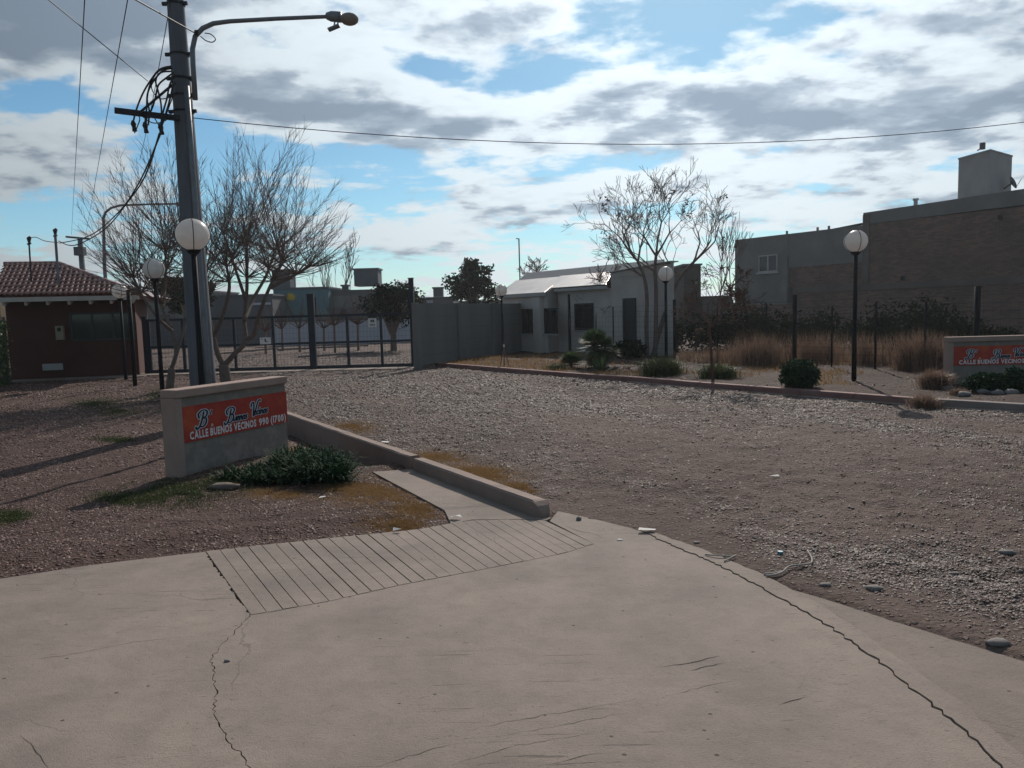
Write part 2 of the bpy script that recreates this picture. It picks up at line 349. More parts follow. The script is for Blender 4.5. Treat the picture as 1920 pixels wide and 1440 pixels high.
M['frame'] = mat('window_frame', (0.045, 0.05, 0.052), (0.035, 0.04, 0.04), 4, 0.5, 0)
M['framewhite'] = mat('white_frame', (0.42, 0.42, 0.41), (0.36, 0.36, 0.35), 4, 0.5, 0)
M['plaster'] = mat('grey_render', (0.23, 0.215, 0.20), (0.17, 0.163, 0.155), 0.35, 0.9, 0.4, c3=(0.255, 0.24, 0.225))
M['concbeam'] = mat('concrete_beam', (0.17, 0.14, 0.12), (0.115, 0.095, 0.083), 1.2, 0.9, 0.4)
M['teal'] = mat('teal_wall', (0.10, 0.20, 0.22), (0.085, 0.165, 0.185), 0.7, 0.9, 0.2)
M['greywall'] = mat('grey_wall', (0.13, 0.135, 0.14), (0.10, 0.10, 0.105), 0.7, 0.9, 0.2)
M['palewall'] = mat('pale_wall', (0.50, 0.50, 0.54), (0.42, 0.42, 0.46), 0.5, 0.9, 0.2)
M['yellow'] = mat('yellow_paint', (0.65, 0.45, 0.03), (0.55, 0.38, 0.03), 4, 0.6, 0)
M['tank'] = mat('tank_grey', (0.11, 0.125, 0.14), (0.09, 0.10, 0.115), 1, 0.8, 0.2)
M['bark'] = mat('bark', (0.19, 0.15, 0.125), (0.12, 0.092, 0.078), 9, 0.9, 0.7, 0.01)
M['twig'] = mat('twig', (0.21, 0.155, 0.13), (0.14, 0.10, 0.086), 3, 0.85, 0)
M['twigred'] = mat('red_twig', (0.12, 0.065, 0.045), (0.085, 0.048, 0.035), 3, 0.85, 0)
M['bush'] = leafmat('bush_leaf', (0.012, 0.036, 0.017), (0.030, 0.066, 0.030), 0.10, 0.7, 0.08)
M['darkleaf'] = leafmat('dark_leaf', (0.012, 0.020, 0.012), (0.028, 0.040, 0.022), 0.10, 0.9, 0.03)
M['midleaf'] = leafmat('mid_leaf', (0.04, 0.065, 0.025), (0.09, 0.12, 0.05), 0.3)
M['palm'] = leafmat('palm_leaf', (0.03, 0.06, 0.02), (0.09, 0.13, 0.055), 0.3, 0.5, 0.3)
M['drygrass'] = leafmat('dry_grass', (0.20, 0.115, 0.045), (0.36, 0.225, 0.10), 0.35)
M['tallgrass'] = leafmat('tall_dry_grass', (0.14, 0.085, 0.060), (0.31, 0.21, 0.15), 0.3)
M['greengrass'] = leafmat('green_grass', (0.035, 0.055, 0.02), (0.085, 0.10, 0.035), 0.3)
M['deadleaf'] = leafmat('dead_leaf', (0.05, 0.03, 0.02), (0.11, 0.065, 0.04), 0.3)
M['paper'] = mat('paper', (0.72, 0.70, 0.66), (0.60, 0.58, 0.54), 12, 0.8, 0.3)
M['stone'] = mat('river_stone', (0.22, 0.20, 0.185), (0.15, 0.135, 0.125), 7, 0.8, 0.4)
M['cordm'] = mat('cord', (0.40, 0.36, 0.32), (0.30, 0.27, 0.24), 14, .8, .1)
M['bluecap'] = mat('blue_plastic', (0.02, 0.22, 0.30), (0.02, 0.18, 0.26), 7, 0.4, 0)
def globe_mat():
    m_ = bpy.data.materials.new('opal_globe'); m_.use_nodes = True; nt = m_.node_tree; N = NB(nt); b = nt.nodes['Principled BSDF']
    P = N.n('ShaderNodeTexCoord').outputs['Object']; col = N.ramp(N.noise(P, 9, 5), [(0.3, (0.82, 0.79, 0.76)), (0.7, (0.72, 0.69, 0.66))])
    nt.links.new(col, b.inputs['Base Color']); b.inputs['Roughness'].default_value = 0.35
    t = N.n('ShaderNodeBsdfTranslucent'); nt.links.new(col, t.inputs[0]); mx = N.n('ShaderNodeMixShader'); mx.inputs[0].default_value = 0.5
    nt.links.new(b.outputs[0], mx.inputs[1]); nt.links.new(t.outputs[0], mx.inputs[2]); nt.links.new(mx.outputs[0], nt.nodes['Material Output'].inputs[0]); return m_
M['globe'] = globe_mat()
def brick_mat(name, wallrot):
    m_ = bpy.data.materials.new(name); m_.use_nodes = True; nt = m_.node_tree; N = NB(nt); b = nt.nodes['Principled BSDF']
    P = N.n('ShaderNodeNewGeometry').outputs['Position']
    mp = N.n('ShaderNodeMapping'); nt.links.new(P, mp.inputs[0]); mp.inputs['Rotation'].default_value = (0, 0, wallrot)
    s_ = N.n('ShaderNodeSeparateXYZ'); nt.links.new(mp.outputs[0], s_.inputs[0])
    wv = N.m('MULTIPLY', N.m('SUBTRACT', N.noise(P, 0.7, 4), 0.5), 0.35)
    v = N.comb(s_.outputs[0], N.m('ADD', s_.outputs[2], wv), 0.0)
    br = N.n('ShaderNodeTexBrick'); nt.links.new(v, br.inputs['Vector'])
    br.inputs['Scale'].default_value = 1.0; br.inputs['Brick Width'].default_value = 0.27; br.inputs['Row Height'].default_value = 0.075
    br.inputs['Mortar Size'].default_value = 0.011; br.inputs['Mortar Smooth'].default_value = 0.3; br.inputs['Bias'].default_value = -0.2
    br.inputs['Color1'].default_value = (0.27, 0.155, 0.120, 1); br.inputs['Color2'].default_value = (0.13, 0.082, 0.067, 1); br.inputs['Mortar'].default_value = (0.17, 0.145, 0.125, 1)
    st = N.ss(N.noise(P, 0.5, 6, 0.65), 0.42, 0.66)
    col = N.mix(N.m('MULTIPLY', st, 0.55), br.outputs['Color'], (0.10, 0.085, 0.075, 1))
    mp2 = N.n('ShaderNodeMapping'); nt.links.new(v, mp2.inputs[0]); mp2.inputs['Scale'].default_value = (1.2, 9, 1)
    sp = N.ss(N.noise(mp2.outputs[0], 1.3, 5, 0.75), 0.54, 0.68)     # smeared mortar
    col = N.mix(N.m('MULTIPLY', sp, 0.65), col, (0.26, 0.21, 0.18, 1))
    nt.links.new(col, b.inputs['Base Color']); b.inputs['Roughness'].default_value = 0.9; b.inputs['Specular IOR Level'].default_value = 0.2
    bp = N.n('ShaderNodeBump'); bp.inputs['Distance'].default_value = 0.02; bp.inputs['Strength'].default_value = 0.8
    nt.links.new(N.m('SUBTRACT', sp, br.outputs['Fac']), bp.inputs['Height']); nt.links.new(bp.outputs[0], b.inputs['Normal']); return m_

# ------------------------------------------------------------------ ground layout
def jag(pts, amp=0.02, step=0.06, seed=1):      # subdivide a world polyline with a broken edge
    r = random.Random(seed); out = []
    for i in range(len(pts)-1):
        a, b = Vector(pts[i][:2]), Vector(pts[i+1][:2]); L = (b-a).length; n = max(1, int(L/step)); nrm = Vector((-(b-a).y, (b-a).x))
        nrm = nrm/max(nrm.length, 1e-9)
        for k in range(n):
            p = a.lerp(b, k/n)
            if k: p = p+nrm*r.uniform(-amp, amp)
            out.append(p)
    out.append(Vector(pts[-1][:2])); return out
g2 = lambda u, v, z=0.0: Vector(G(u, v, z)[:2])
TOPE = [g2(*p) for p in [(-700, 1190), (0, 1085), (172, 1059), (386, 1034), (516, 1020), (660, 1005), (776, 994), (845, 982)]]
TONG_L = [g2(*p) for p in [(845, 982), (833, 957), (775, 926), (735, 905), (698, 885)]]
WB0, WB1 = g2(772, 881), g2(995, 966)           # foot of the low wall, left side
wd = (WB1-WB0).normalized(); wn = Vector((-wd.y, wd.x)); wn = wn if wn.x > 0 else -wn   # towards the drive
EDGE = [g2(*p) for p in [(1046, 958), (1110, 972), (1180, 989), (1238, 1007), (1328, 1036), (1452, 1084), (1553, 1112), (1700, 1158), (1920, 1224), (2600, 1420)]]
CRACK1 = jag([g2(*p) for p in [(386, 1034), (400, 1060), (430, 1098), (450, 1130), (468, 1152), (440, 1185), (410, 1215), (396, 1236), (400, 1265), (408, 1300), (398, 1330), (412, 1362), (428, 1392), (462, 1425), (474, 1445), (500, 1600)]], 0.010, 0.022, 3)
RAMPB = [g2(*p) for p in [(469, 1152), (609, 1128), (750, 1096), (909, 1066), (1059, 1036), (1112, 1019)]]
RAMPT = [g2(*p) for p in [(386, 1034), (516, 1020), (660, 1005), (776, 994), (845, 982), (886, 976), (1003, 975), (1022, 977)]]
CRACK2 = jag([g2(*p) for p in [(1202, 996), (1241, 1015), (1339, 1056), (1399, 1088), (1480, 1131), (1553, 1174), (1638, 1233), (1715, 1297), (1783, 1349), (1877, 1436), (2000, 1560)]], 0.011, 0.028, 5)
STRIPO = jag([g2(*p) for p in [(1204, 993), (1238, 1003), (1326, 1034), (1433, 1079), (1484, 1107), (1561, 1148), (1647, 1208), (1741, 1276), (1826, 1336), (1912, 1413), (2050, 1540)]], 0.011, 0.05, 6)
CONC = TOPE + TONG_L[1:] + [WB0, WB1] + EDGE + [Vector((9, -9)), Vector((-9, -9))]
KERB = [g2(*p, 0.1) for p in [(820, 688), (1012, 704.5), (1110, 712.5), (1180, 717), (1308, 728.6), (1499, 744), (1716, 761.7), (1748, 763.6), (1920, 775), (2500, 822)]]
KERB_END = g2(815, 687, 0.1)
HW0 = WB0 - wd*8.0                                # the low wall goes on behind the sign
LEFTLINE = [WB1+wn*.07+wd*.06, WB0+wn*.07, WB0 - wd*6.0+wn*.07, Vector((-6.6, 18.5)), Vector((-6.9, 22.3)), Vector((-9, 22.6)), Vector((-12, 23.2))]
VERGE = [Vector((-60, -9))] + [Vector(p) for p in [(-60, 23.4)]] + LEFTLINE[::-1] + [Vector((0.5, 0)), Vector((0, -9))]
GARD = [Vector(p)+Vector((.04, .065)) for p in KERB] + [Vector((60, 5)), Vector((60, 60)), Vector((3, 60)), Vector((0.4, 29)), Vector((-2.7, 21.2))]
def hgt(x, y):
    x = np.asarray(x, float); y = np.asarray(y, float)
    inc = pip(CONC, x, y); dc = pdist(CONC, x, y); ver = pip(VERGE, x, y); gar = pip(GARD, x, y)
    nz = (fbm(x*1.3, y*1.3)-0.5); nf = (fbm(x*9+5, y*9, 3)-0.5)
    drive = -0.005+0.115*sstep(dc/2.6)*(~inc)+nz*0.05*sstep(dc/0.8)+nf*0.045
    dw = pdist([WB1, HW0], x, y, False)
    drive = np.maximum(drive, np.where(dw < 0.6, 0.02+0.06*(1-dw/0.6), -1)*np.where((x < WB1[0]), 1, 0))
    h_dummy = 0; s_ = (x-WB0[0])*(-wd[0])+(y-WB0[1])*(-wd[1])      # metres up the wall from WB0
    ditch = -0.22*sstep((s_-0.2)/1.0)*np.exp(-(pdist([WB0, HW0], x, y, False)/0.45)**2)
    vg = -0.012+0.045*sstep(dc/0.5)*(~inc)+nz*0.06*sstep(dc/1.0)+nf*0.022+ditch+0.06*sstep((y-15)/6)
    gd = 0.205+nz*0.07*sstep(pdist(KERB, x, y, False)/0.6)+nf*0.02
    h = np.where(gar, gd, np.where(ver, vg, drive))
    return np.where(inc, h+(-0.045-h)*sstep(dc/0.12), h)
H = lambda x, y: float(hgt(np.array([x]), np.array([y]))[0])
def on(p, dz=0.0): return Vector((p[0], p[1], H(p[0], p[1])+dz))

nr, nc = 520, 640
ys = 1.6*np.power(75/1.6, np.linspace(0, 1, nr)); ts = np.linspace(-1.25, 1.25, nc)
Y, T = np.meshgrid(ys, ts, indexing='ij'); X = T*(Y+0.6)
Z = hgt(X, Y)
vid = np.arange(nr*nc).reshape(nr, nc); q = np.stack([vid[:-1, :-1], vid[:-1, 1:], vid[1:, 1:], vid[1:, :-1]], -1).reshape(-1, 4)
VX = np.stack([X, Y, Z], -1).reshape(-1, 3); fc = VX[q].mean(1)
reg = np.where(pip(GARD, fc[:, 0], fc[:, 1]), 2, np.where(pip(VERGE, fc[:, 0], fc[:, 1]), 1, 0))
deep = pip([p for p in CONC], fc[:, 0], fc[:, 1]) & (pdist(CONC, fc[:, 0], fc[:, 1]) > 0.3)
for k, (nm, mk) in enumerate([('gravel_driveway', 'drive'), ('verge_ground', 'verge'), ('garden_ground', 'garden')]):
    qq = q[(reg == k) & ~deep]; u_, inv = np.unique(qq, return_inverse=True)
    me = bpy.data.meshes.new(nm); me.from_pydata(VX[u_].tolist(), [], inv.reshape(-1, 4).tolist()); me.materials.append(M[mk])
    me.polygons.foreach_set('use_smooth', [True]*len(me.polygons)); o = bpy.data.objects.new(nm, me); COL.objects.link(o); tag(o, kind='structure')
g = MB(); g.add([(-900, -60, -0.3), (900, -60, -0.3), (900, 1500, -0.3), (-900, 1500, -0.3)], [(0, 1, 2, 3)]); g.build('ground', M['far'], kind='structure')
g = MB(); g.add([(-300, 74, 0.05), (300, 74, 0.05), (300, 700, 0.05), (-300, 700, 0.05), (-300, 74, -.29), (300, 74, -.29)], [(0, 1, 2, 3), (4, 5, 1, 0)]); g.build('far_ground', M['far'], kind='structure')

# concrete slabs: each one its own piece with a real joint between
_ri = random.Random(12)
def inset(poly, d):
    n = len(poly); ar = sum(poly[i][0]*poly[(i+1) % n][1]-poly[(i+1) % n][0]*poly[i][1] for i in range(n)); sg = 1 if ar > 0 else -1
    out = []
    for i in range(n):
        a, b, c = Vector(poly[i-1]), Vector(poly[i]), Vector(poly[(i+1) % n]); e = (c-a)
        if e.length < 1e-9: out.append(b); continue
        nn = Vector((-e.y, e.x)).normalized()*sg; out.append(b+nn*d*(_ri.uniform(.25, 1.3) if e.length < .2 else 1))
    return out
def slab(name, poly, z, m_, d=0.004, parent=None, t=0.10, **kw):
    mb = MB(); mb.prism(inset([Vector(p[:2]) for p in poly], d), z-t, z); return mb.build(name, m_, parent, **(kw or dict(kind='structure')))
slab('pavement', TOPE[:3]+CRACK1+[Vector((-1.2, -9)), Vector((-9, -9)), Vector((-14, 2))], 0.0, M['conc'], 0.0028)
i2 = min(range(len(CRACK1)), key=lambda i: (CRACK1[i]-RAMPB[0]).length)
slab('pavement_slab', CRACK1[i2:][::-1]+RAMPB[1:]+[g2(1030, 977), g2(1046, 958), g2(1110, 972), g2(1180, 989)]+CRACK2+[Vector((5, -9)), Vector((-1.2, -9))], 0.0, M['conc'], 0.0028)
slab('drain_apron', [TONG_L[0]]+TONG_L[1:]+[WB0+wn*0.1, WB1+wn*0.1, g2(1034, 972), g2(1024, 976), g2(1003, 974), g2(886, 975)], 0.003, M['conc2'], 0.002)
slab('pavement_border', CRACK2+STRIPO[::-1], 0.006, M['conc2'], 0.0045)
sp0 = [p for p in STRIPO if p.x > g2(1452, 1084).x]
slab('side_apron', sp0[::-1]+[g2(1452, 1084)]+EDGE[6:]+[Vector((9, 0))], -0.018, M['conc3'], 0.004)
mb = MB(); mb.prism([Vector((p[0], p[1])) for p in inset(CONC, 0.12)], -0.12, -0.034); mb.build('joint_soil', M['crackdirt'], kind='structure')
def fissure(px_pts, w, seed):
    P = jag([g2(*p) for p in px_pts], 0.006, 0.03, seed); rr = random.Random(seed); mb = MB(); vs = []; n = len(P)
    for i, p in enumerate(P):
        d = (P[min(i+1, n-1)]-P[max(i-1, 0)]).normalized(); nn = Vector((-d.y, d.x))*w*rr.uniform(.3, 1)*min(1, 3*i/n+.1, 3*(n-1-i)/n+.1); vs += [(*(p+nn), .0012), (*(p-nn), .0012)]
    mb.add(vs, [(2*i, 2*i+1, 2*i+3, 2*i+2) for i in range(n-1)]); mb.build('pavement_crack', M['crackdirt'], kind='structure')
for k, (pp_, w_) in enumerate([([(0, 1242), (120, 1230), (250, 1204), (330, 1196), (398, 1190)], .0016), ([(36, 1378), (62, 1400), (98, 1450)], .0018), ([(858, 1374), (960, 1352), (1100, 1328), (1205, 1308)], .0014), ([(930, 1382), (1060, 1358), (1180, 1336)], .0013),
    ([(700, 1440), (800, 1408), (860, 1394)], .0015), ([(830, 1440), (960, 1400), (1120, 1372)], .0012), ([(1235, 1250), (1290, 1244), (1350, 1230)], .004), ([(1290, 1258), (1360, 1243)], .003), ([(1460, 1322), (1520, 1306)], .0025), ([(1785, 1346), (1850, 1352), (1925, 1372)], .0018),
    ([(1240, 1308), (1330, 1285), (1400, 1272)], .0012), ([(1500, 1143), (1560, 1150), (1590, 1166)], .003), ([(1050, 982), (1085, 996), (1120, 1003), (1135, 1012)], .0025), ([(150, 1440), (100, 1450)], .001), ([(1000, 1440), (1090, 1418), (1150, 1410)], .0014), ([(470, 1152), (500, 1150), (540, 1141)], .002)]): fissure(pp_, w_, k+60)
# grooved ramp: its strips
def along(poly, t):
    L = [(poly[i+1]-poly[i]).length for i in range(len(poly)-1)]; s_ = t*sum(L)
    for i, l in enumerate(L):
        if s_ <= l: return poly[i].lerp(poly[i+1], s_/l)
        s_ -= l
    return poly[-1]
mb = MB(); mb.prism(inset([Vector(p) for p in RAMPT]+RAMPB[::-1], 0.004), -0.10, -0.013); ramp = mb.build('pavement_ramp', M['conc2'], kind='structure')
NS = 27
for i in range(NS):
    a0, a1 = along(RAMPT, i/NS), along(RAMPT, (i+1)/NS); b0, b1 = along(RAMPB, i/NS), along(RAMPB, (i+1)/NS)
    j = lambda p, k: p+Vector((random.uniform(-1, 1), random.uniform(-1, 1)))*0.002
    gp = 0.0032*random.uniform(0.5, 1.5)
    e0_ = (b0-a0).normalized()*.010; a0 = a0-e0_*(.8 if i/NS > .72 else 0); a1 = a1-e0_*(.8 if (i+1)/NS > .72 else 0); poly = [j(a0.lerp(a1, gp/0.09), 0), b0.lerp(b1, gp/0.09)+e0_, b1.lerp(b0, gp/0.09)+e0_, j(a1.lerp(a0, gp/0.09), 0)]
    mb = MB(); mb.prism(poly, -0.0128, 0.0015+random.uniform(0, .002)); mb.build('concrete_strip', M['conc'], ramp)

# ------------------------------------------------------------------ low walls and kerbs
def wallseg(name, a, b, h0, h1, th, zb, m_, label, group, rounded=False):
    a, b = Vector(a), Vector(b); t = thing(name, (a.x, a.y, 0), label, 'low wall', group); d = (b-a).normalized(); n_ = Vector((-d.y, d.x)); n_ = n_ if n_.x > 0 else -n_
    mb = MB(); L = (b-a).length; K = max(2, int(L/0.25)); r = random.Random(3)
    prof = [(0, zb), (0, h0-0.015), (0.015, h0), (th-0.015, h0), (th, h0-0.015), (th, zb)]
    rows = []
    for k in range(K+1):
        s_ = L*k/K; hh = h1-h0; p0 = a+d*s_; row = []
        for (o_, z_) in prof:
            zz = z_+(hh*k/K if z_ > zb else 0)+(r.uniform(-.003, .003) if z_ > zb else 0); w = o_+r.uniform(-.0008, .0008); pp = p0+n_*w; row.append((pp.x, pp.y, zz))
        rows.append(row)
    if rounded:
        for q_ in (0.35, 0.7, 0.9, 1.0):
            row = []; sh = 0.12*q_; sc_ = math.sqrt(max(0.02, 1-q_*q_))*0.5+0.5
            for (o_, z_) in prof:
                zz = z_ if z_ == zb else (zb+(h1-zb)*(0.35+0.65*math.sqrt(max(0, 1-q_*q_*.9)))); pp = b+d*sh+n_*(th/2+(o_-th/2)*sc_); row.append((pp.x, pp.y, zz))
            rows.append(row)
    n6 = len(prof); vs = [p for row in rows for p in row]; fs = []
    for i in range(len(rows)-1):
        for k in range(n6): fs.append((i*n6+k, (i+1)*n6+k, (i+1)*n6+(k+1) % n6, i*n6+(k+1) % n6))
    fs.append(tuple(range(n6))); fs.append(tuple((len(rows)-1)*n6+k for k in reversed(range(n6))))
    mb.add(vs, fs); mb.build('wall', m_, t)
    return t
wallseg('low_concrete_wall', WB0+wd*0.04, WB1, 0.125, 0.122, 0.13, -0.1, M['wallconc'], 'short low concrete wall with a rounded end beside the pavement', 'low walls beside the driveway', True)
wallseg('low_concrete_wall', HW0, WB0-wd*0.05, 0.13, 0.135, 0.12, -0.45, M['wallconc'], 'long low brown concrete wall running behind the bushy green plant to the sign', 'low walls beside the driveway')
def kerbline(pts, name, label, hm, m_, w=0.14):
    t = thing(name, (pts[0][0], pts[0][1], 0), label, 'kerb', 'kerbs along the far side of the driveway')
    for i in range(len(pts)-1):
        a, b = Vector(pts[i]), Vector(pts[i+1]); L = (b-a).length; n = max(1, round(L/1.0)); d = (b-a)/n; nn = Vector((-d.y, d.x)).normalized(); nn = nn if nn.y > 0 else -nn
        for k in range(n):
            p = a+d*(k+0.5)+nn*(w/2); mb = MB(); mb.box((p.x, p.y, 0.1+hm/2-0.1), (d.length-0.006, w, hm+0.2), math.atan2(d.y, d.x)); mb.build('kerbstone', m_, t, bevel=0.012)
    return t
kerbline([KERB_END]+KERB[:7], 'kerb', 'long dull red painted kerb between the gravel drive and the garden', 0.12, M['kerb'])
kerbline(KERB[7:], 'kerb', 'bare grey kerb in front of the right hand orange sign', 0.12, M['kerb2'])
mb = MB()     # pale concrete footing strip along the kerb
kk = [Vector(p) for p in KERB]
for i in range(3, len(kk)-1):
    d = (kk[i+1]-kk[i]).normalized(); nn = Vector((d.y, -d.x)); mb.add([(*kk[i], 0.128), (*(kk[i]+nn*0.10), 0.118), (*(kk[i+1]+nn*0.10), 0.118), (*kk[i+1], 0.128)], [(0, 1, 2, 3)])
mb.build('gutter_strip', M['conc2'], kind='structure')

# ------------------------------------------------------------------ stones, grass (stuff)
def gn_instances(name, P, S, Rt, m_, seed=0):
    me = bpy.data.meshes.new(name); me.from_pydata(P.tolist(), [], [])
    at = me.attributes.new('scv', 'FLOAT_VECTOR', 'POINT'); at.data.foreach_set('vector', S.astype(np.float32).ravel())
    at = me.attributes.new('rtv', 'FLOAT_VECTOR', 'POINT'); at.data.foreach_set('vector', Rt.astype(np.float32).ravel())
    o = bpy.data.objects.new(name, me); COL.objects.link(o)
    nt = bpy.data.node_groups.new(name+'_nodes', 'GeometryNodeTree')
    nt.interface.new_socket('Geometry', in_out='INPUT', socket_type='NodeSocketGeometry'); nt.interface.new_socket('Geometry', in_out='OUTPUT', socket_type='NodeSocketGeometry')
    nd = nt.nodes.new; gi = nd('NodeGroupInput'); go = nd('NodeGroupOutput'); ip = nd('GeometryNodeInstanceOnPoints'); ic = nd('GeometryNodeMeshIcoSphere'); ic.inputs['Subdivisions'].default_value = 1; ic.inputs['Radius'].default_value = 1
    sp_ = nd('GeometryNodeSetPosition'); ns = nd('ShaderNodeTexNoise'); ns.inputs['Scale'].default_value = 1.7; vs = nd('ShaderNodeVectorMath'); vs.operation = 'SUBTRACT'; vs.inputs[1].default_value = (.5, .5, .5)
    nt.links.new(ns.outputs['Color'], vs.inputs[0]); v2 = nd('ShaderNodeVectorMath'); v2.operation = 'SCALE'; v2.inputs['Scale'].default_value = 1.6; nt.links.new(vs.outputs[0], v2.inputs[0])
    nt.links.new(ic.outputs[0], sp_.inputs['Geometry']); nt.links.new(v2.outputs[0], sp_.inputs['Offset'])
    sm = nd('GeometryNodeSetMaterial'); sm.inputs['Material'].default_value = m_; nt.links.new(sp_.outputs[0], sm.inputs[0])
    a1 = nd('GeometryNodeInputNamedAttribute'); a1.data_type = 'FLOAT_VECTOR'; a1.inputs['Name'].default_value = 'scv'
    a2 = nd('GeometryNodeInputNamedAttribute'); a2.data_type = 'FLOAT_VECTOR'; a2.inputs['Name'].default_value = 'rtv'
    nt.links.new(gi.outputs[0], ip.inputs['Points']); nt.links.new(sm.outputs[0], ip.inputs['Instance']); nt.links.new(a1.outputs['Attribute'], ip.inputs['Scale']); nt.links.new(a2.outputs['Attribute'], ip.inputs['Rotation'])
    nt.links.new(ip.outputs[0], go.inputs[0]); md = o.modifiers.new('instances', 'NODES'); md.node_group = nt
    return o
def stones(name, N_, region, dfun, smin, smax, m_, label, cat, ymax=34, tmax=0.85):
    y = 2.2*np.power(ymax/2.2, rng.random(N_)); x = (rng.random(N_)*2-1)*tmax*(y+0.5)     # denser close by
    ok = region(x, y) & (rng.random(N_) < dfun(x, y)); x, y = x[ok], y[ok]
    s_ = smin+(smax-smin)*rng.random(len(x))**3.6; s_ = s_*np.clip(y/9, 0.8, 1.9)
    z = hgt(x, y)+s_*0.12; S = np.stack([s_, s_*rng.uniform(.6, .95, len(x)), s_*rng.uniform(.18, .42, len(x))], -1)
    Rt = np.stack([rng.uniform(-.4, .4, len(x)), rng.uniform(-.4, .4, len(x)), rng.uniform(0, 6.28, len(x))], -1)
    o = gn_instances(name, np.stack([x, y, z], -1), S, Rt, m_); tag(o, label, cat, kind='stuff'); return len(x)
isdrive = lambda x, y: ~pip(CONC, x, y) & ~pip(VERGE, x, y) & ~pip(GARD, x, y)
def ddrive(x, y):
    # gravel lies thick in bands, wheel tracks are bare
    s_ = x*0.86+y*0.5; tr = fbm(s_*0.75+3, (y-x*0.5)*0.16, 3); p = fbm(x*1.1, y*1.1)
    rut = sstep((np.abs(((x*0.93+y*0.37)/1.9) % 1-.5)-.14)/.2)
    return np.clip((0.16+0.95*sstep((tr-0.34)/0.2)*sstep((p-0.30)/0.25)+0.35*sstep((y-7)/6))*(.5+.5*rut)*(.65+.35*sstep((y-4.5)/4)), 0.03, 1)*sstep((pdist(CONC, x, y)+0.08)/0.8)
stones('driveway_gravel', 1500000, isdrive, ddrive, 0.0045, 0.017, M['st_grey'], 'loose grey gravel spread over the driveway', 'gravel')
isverge = lambda x, y: ~pip(CONC, x, y) & pip(VERGE, x, y)
stones('verge_gravel', 560000, isverge, lambda x, y: np.clip(0.10+0.95*sstep((fbm(x*1.2+9, y*1.2)-0.25)/0.3), 0, 1)*(x < -0.2+0*y), 0.005, 0.017, M['st_red'], 'fine reddish gravel on the verge around the left sign', 'gravel', ymax=24)
stones('garden_gravel', 90000, lambda x, y: pip(GARD, x, y), lambda x, y: 0.45*sstep((fbm(x*.8, y*.8)-.42)/.3), 0.008, 0.024, M['st_red'], 'thin reddish gravel over the garden soil', 'gravel', ymax=26)
stones('edge_pebbles', 9000, lambda x, y: pip(CONC, x, y), lambda x, y: 0.8*np.exp(-pdist(TOPE[1:]+TONG_L+[WB0], x, y, False)/0.05)+0.5*np.exp(-pdist(EDGE[2:], x, y, False)/0.10)+.006, 0.003, 0.009, M['st_red'], 'stray pebbles along the edge of the pavement', 'pebbles', ymax=10)

def blades(name, x, y, hmin, hmax, w, m_, lean=0.5, z=None, seg=1, curl=0.3, **kw):
    n = len(x); z = hgt(x, y) if z is None else z; h = rng.uniform(hmin, hmax, n); a = rng.uniform(0, 6.283, n); l = rng.uniform(0, lean, n)*h; la = rng.uniform(0, 6.283, n)
    wx, wy = np.cos(a)*w/2, np.sin(a)*w/2; dx_, dy_ = np.cos(la)*l, np.sin(la)*l
    b = np.stack([x, y, z-0.01], -1); W_ = np.stack([wx, wy, 0*wx], -1); m1 = b+np.stack([dx_*.35, dy_*.35, h*.55], -1); tp = b+np.stack([dx_, dy_, h*(1-curl*l/h)], -1)
    V = np.stack([b-W_, b+W_, m1+W_*.8, m1-W_*.8, tp], 1).reshape(-1, 3); i = np.arange(n)*5
    F_ = [tuple(r) for r in np.stack([i, i+1, i+2, i+3], -1).tolist()]+[tuple(r) for r in np.stack([i+3, i+2, i+4], -1).tolist()]
    me = bpy.data.meshes.new(name); me.from_pydata(V.tolist(), [], F_); me.materials.append(m_); par = kw.pop('parent', None)
    o = bpy.data.objects.new(name, me); COL.objects.link(o)
    if par is not None:
        o.parent = par; org = ORG[par.name]; me.transform(Matrix.Translation(-org)); ORG[o.name] = org
    tag(o, **kw); return o
def patch(centers, N_, hmin, hmax, w, m_, name, label, lean=0.8, z=None):
    xs, ys_ = [], []
    for (u, v, ru, rv, k) in centers:
        a = rng.random(int(N_*k))*6.283; r_ = np.abs(rng.normal(0, .55, len(a))); P = [g2(u+math.cos(t)*ru*q_, v+math.sin(t)*rv*q_, 0.0 if z is None else z) for t, q_ in zip(a, r_)]
        xs += [p.x for p in P]; ys_ += [p.y for p in P]
    x, y = np.array(xs), np.array(ys_); ok = ~pip(CONC, x, y) & (rng.random(len(x)) < sstep((fbm(x*5, y*5)-.25)/.3)+.1); ok &= pdist([HW0, WB1], x-wn.x*.06, y-wn.y*.06, False) > .09
    return blades(name, x[ok], y[ok], hmin, hmax, w, m_, lean, label=label, cat='grass', kind='stuff')
patch([(700, 925, 110, 40, 1), (780, 955, 60, 22, .7), (640, 925, 60, 20, .5), (575, 850, 30, 16, .4), (520, 930, 60, 14, .5), (740, 985, 60, 10, .4), (560, 850, 30, 20, .4)], 30000, .012, .035, .0035, M['drygrass'], 'dry_grass', 'dry straw coloured grass between the left sign and the pavement')
patch([(905, 880, 85, 22, 1), (660, 805, 60, 14, .6), (820, 850, 60, 14, .5), (975, 905, 35, 10, .3)], 20000, .012, .04, .004, M['drygrass'], 'dry_grass', 'brown dry grass behind the low concrete wall', z=.08)
patch([(330, 930, 90, 26, 1), (235, 940, 70, 16, .5), (180, 760, 60, 12, .7), (220, 775, 60, 10, .4), (215, 830, 40, 5, .4), (20, 975, 40, 14, .3), (290, 745, 30, 20, .3), (70, 720, 60, 6, .2), (420, 915, 60, 16, .5)], 13000, .015, .05, .005, M['greengrass'], 'green_grass', 'thin dull green grass patches on the left verge')

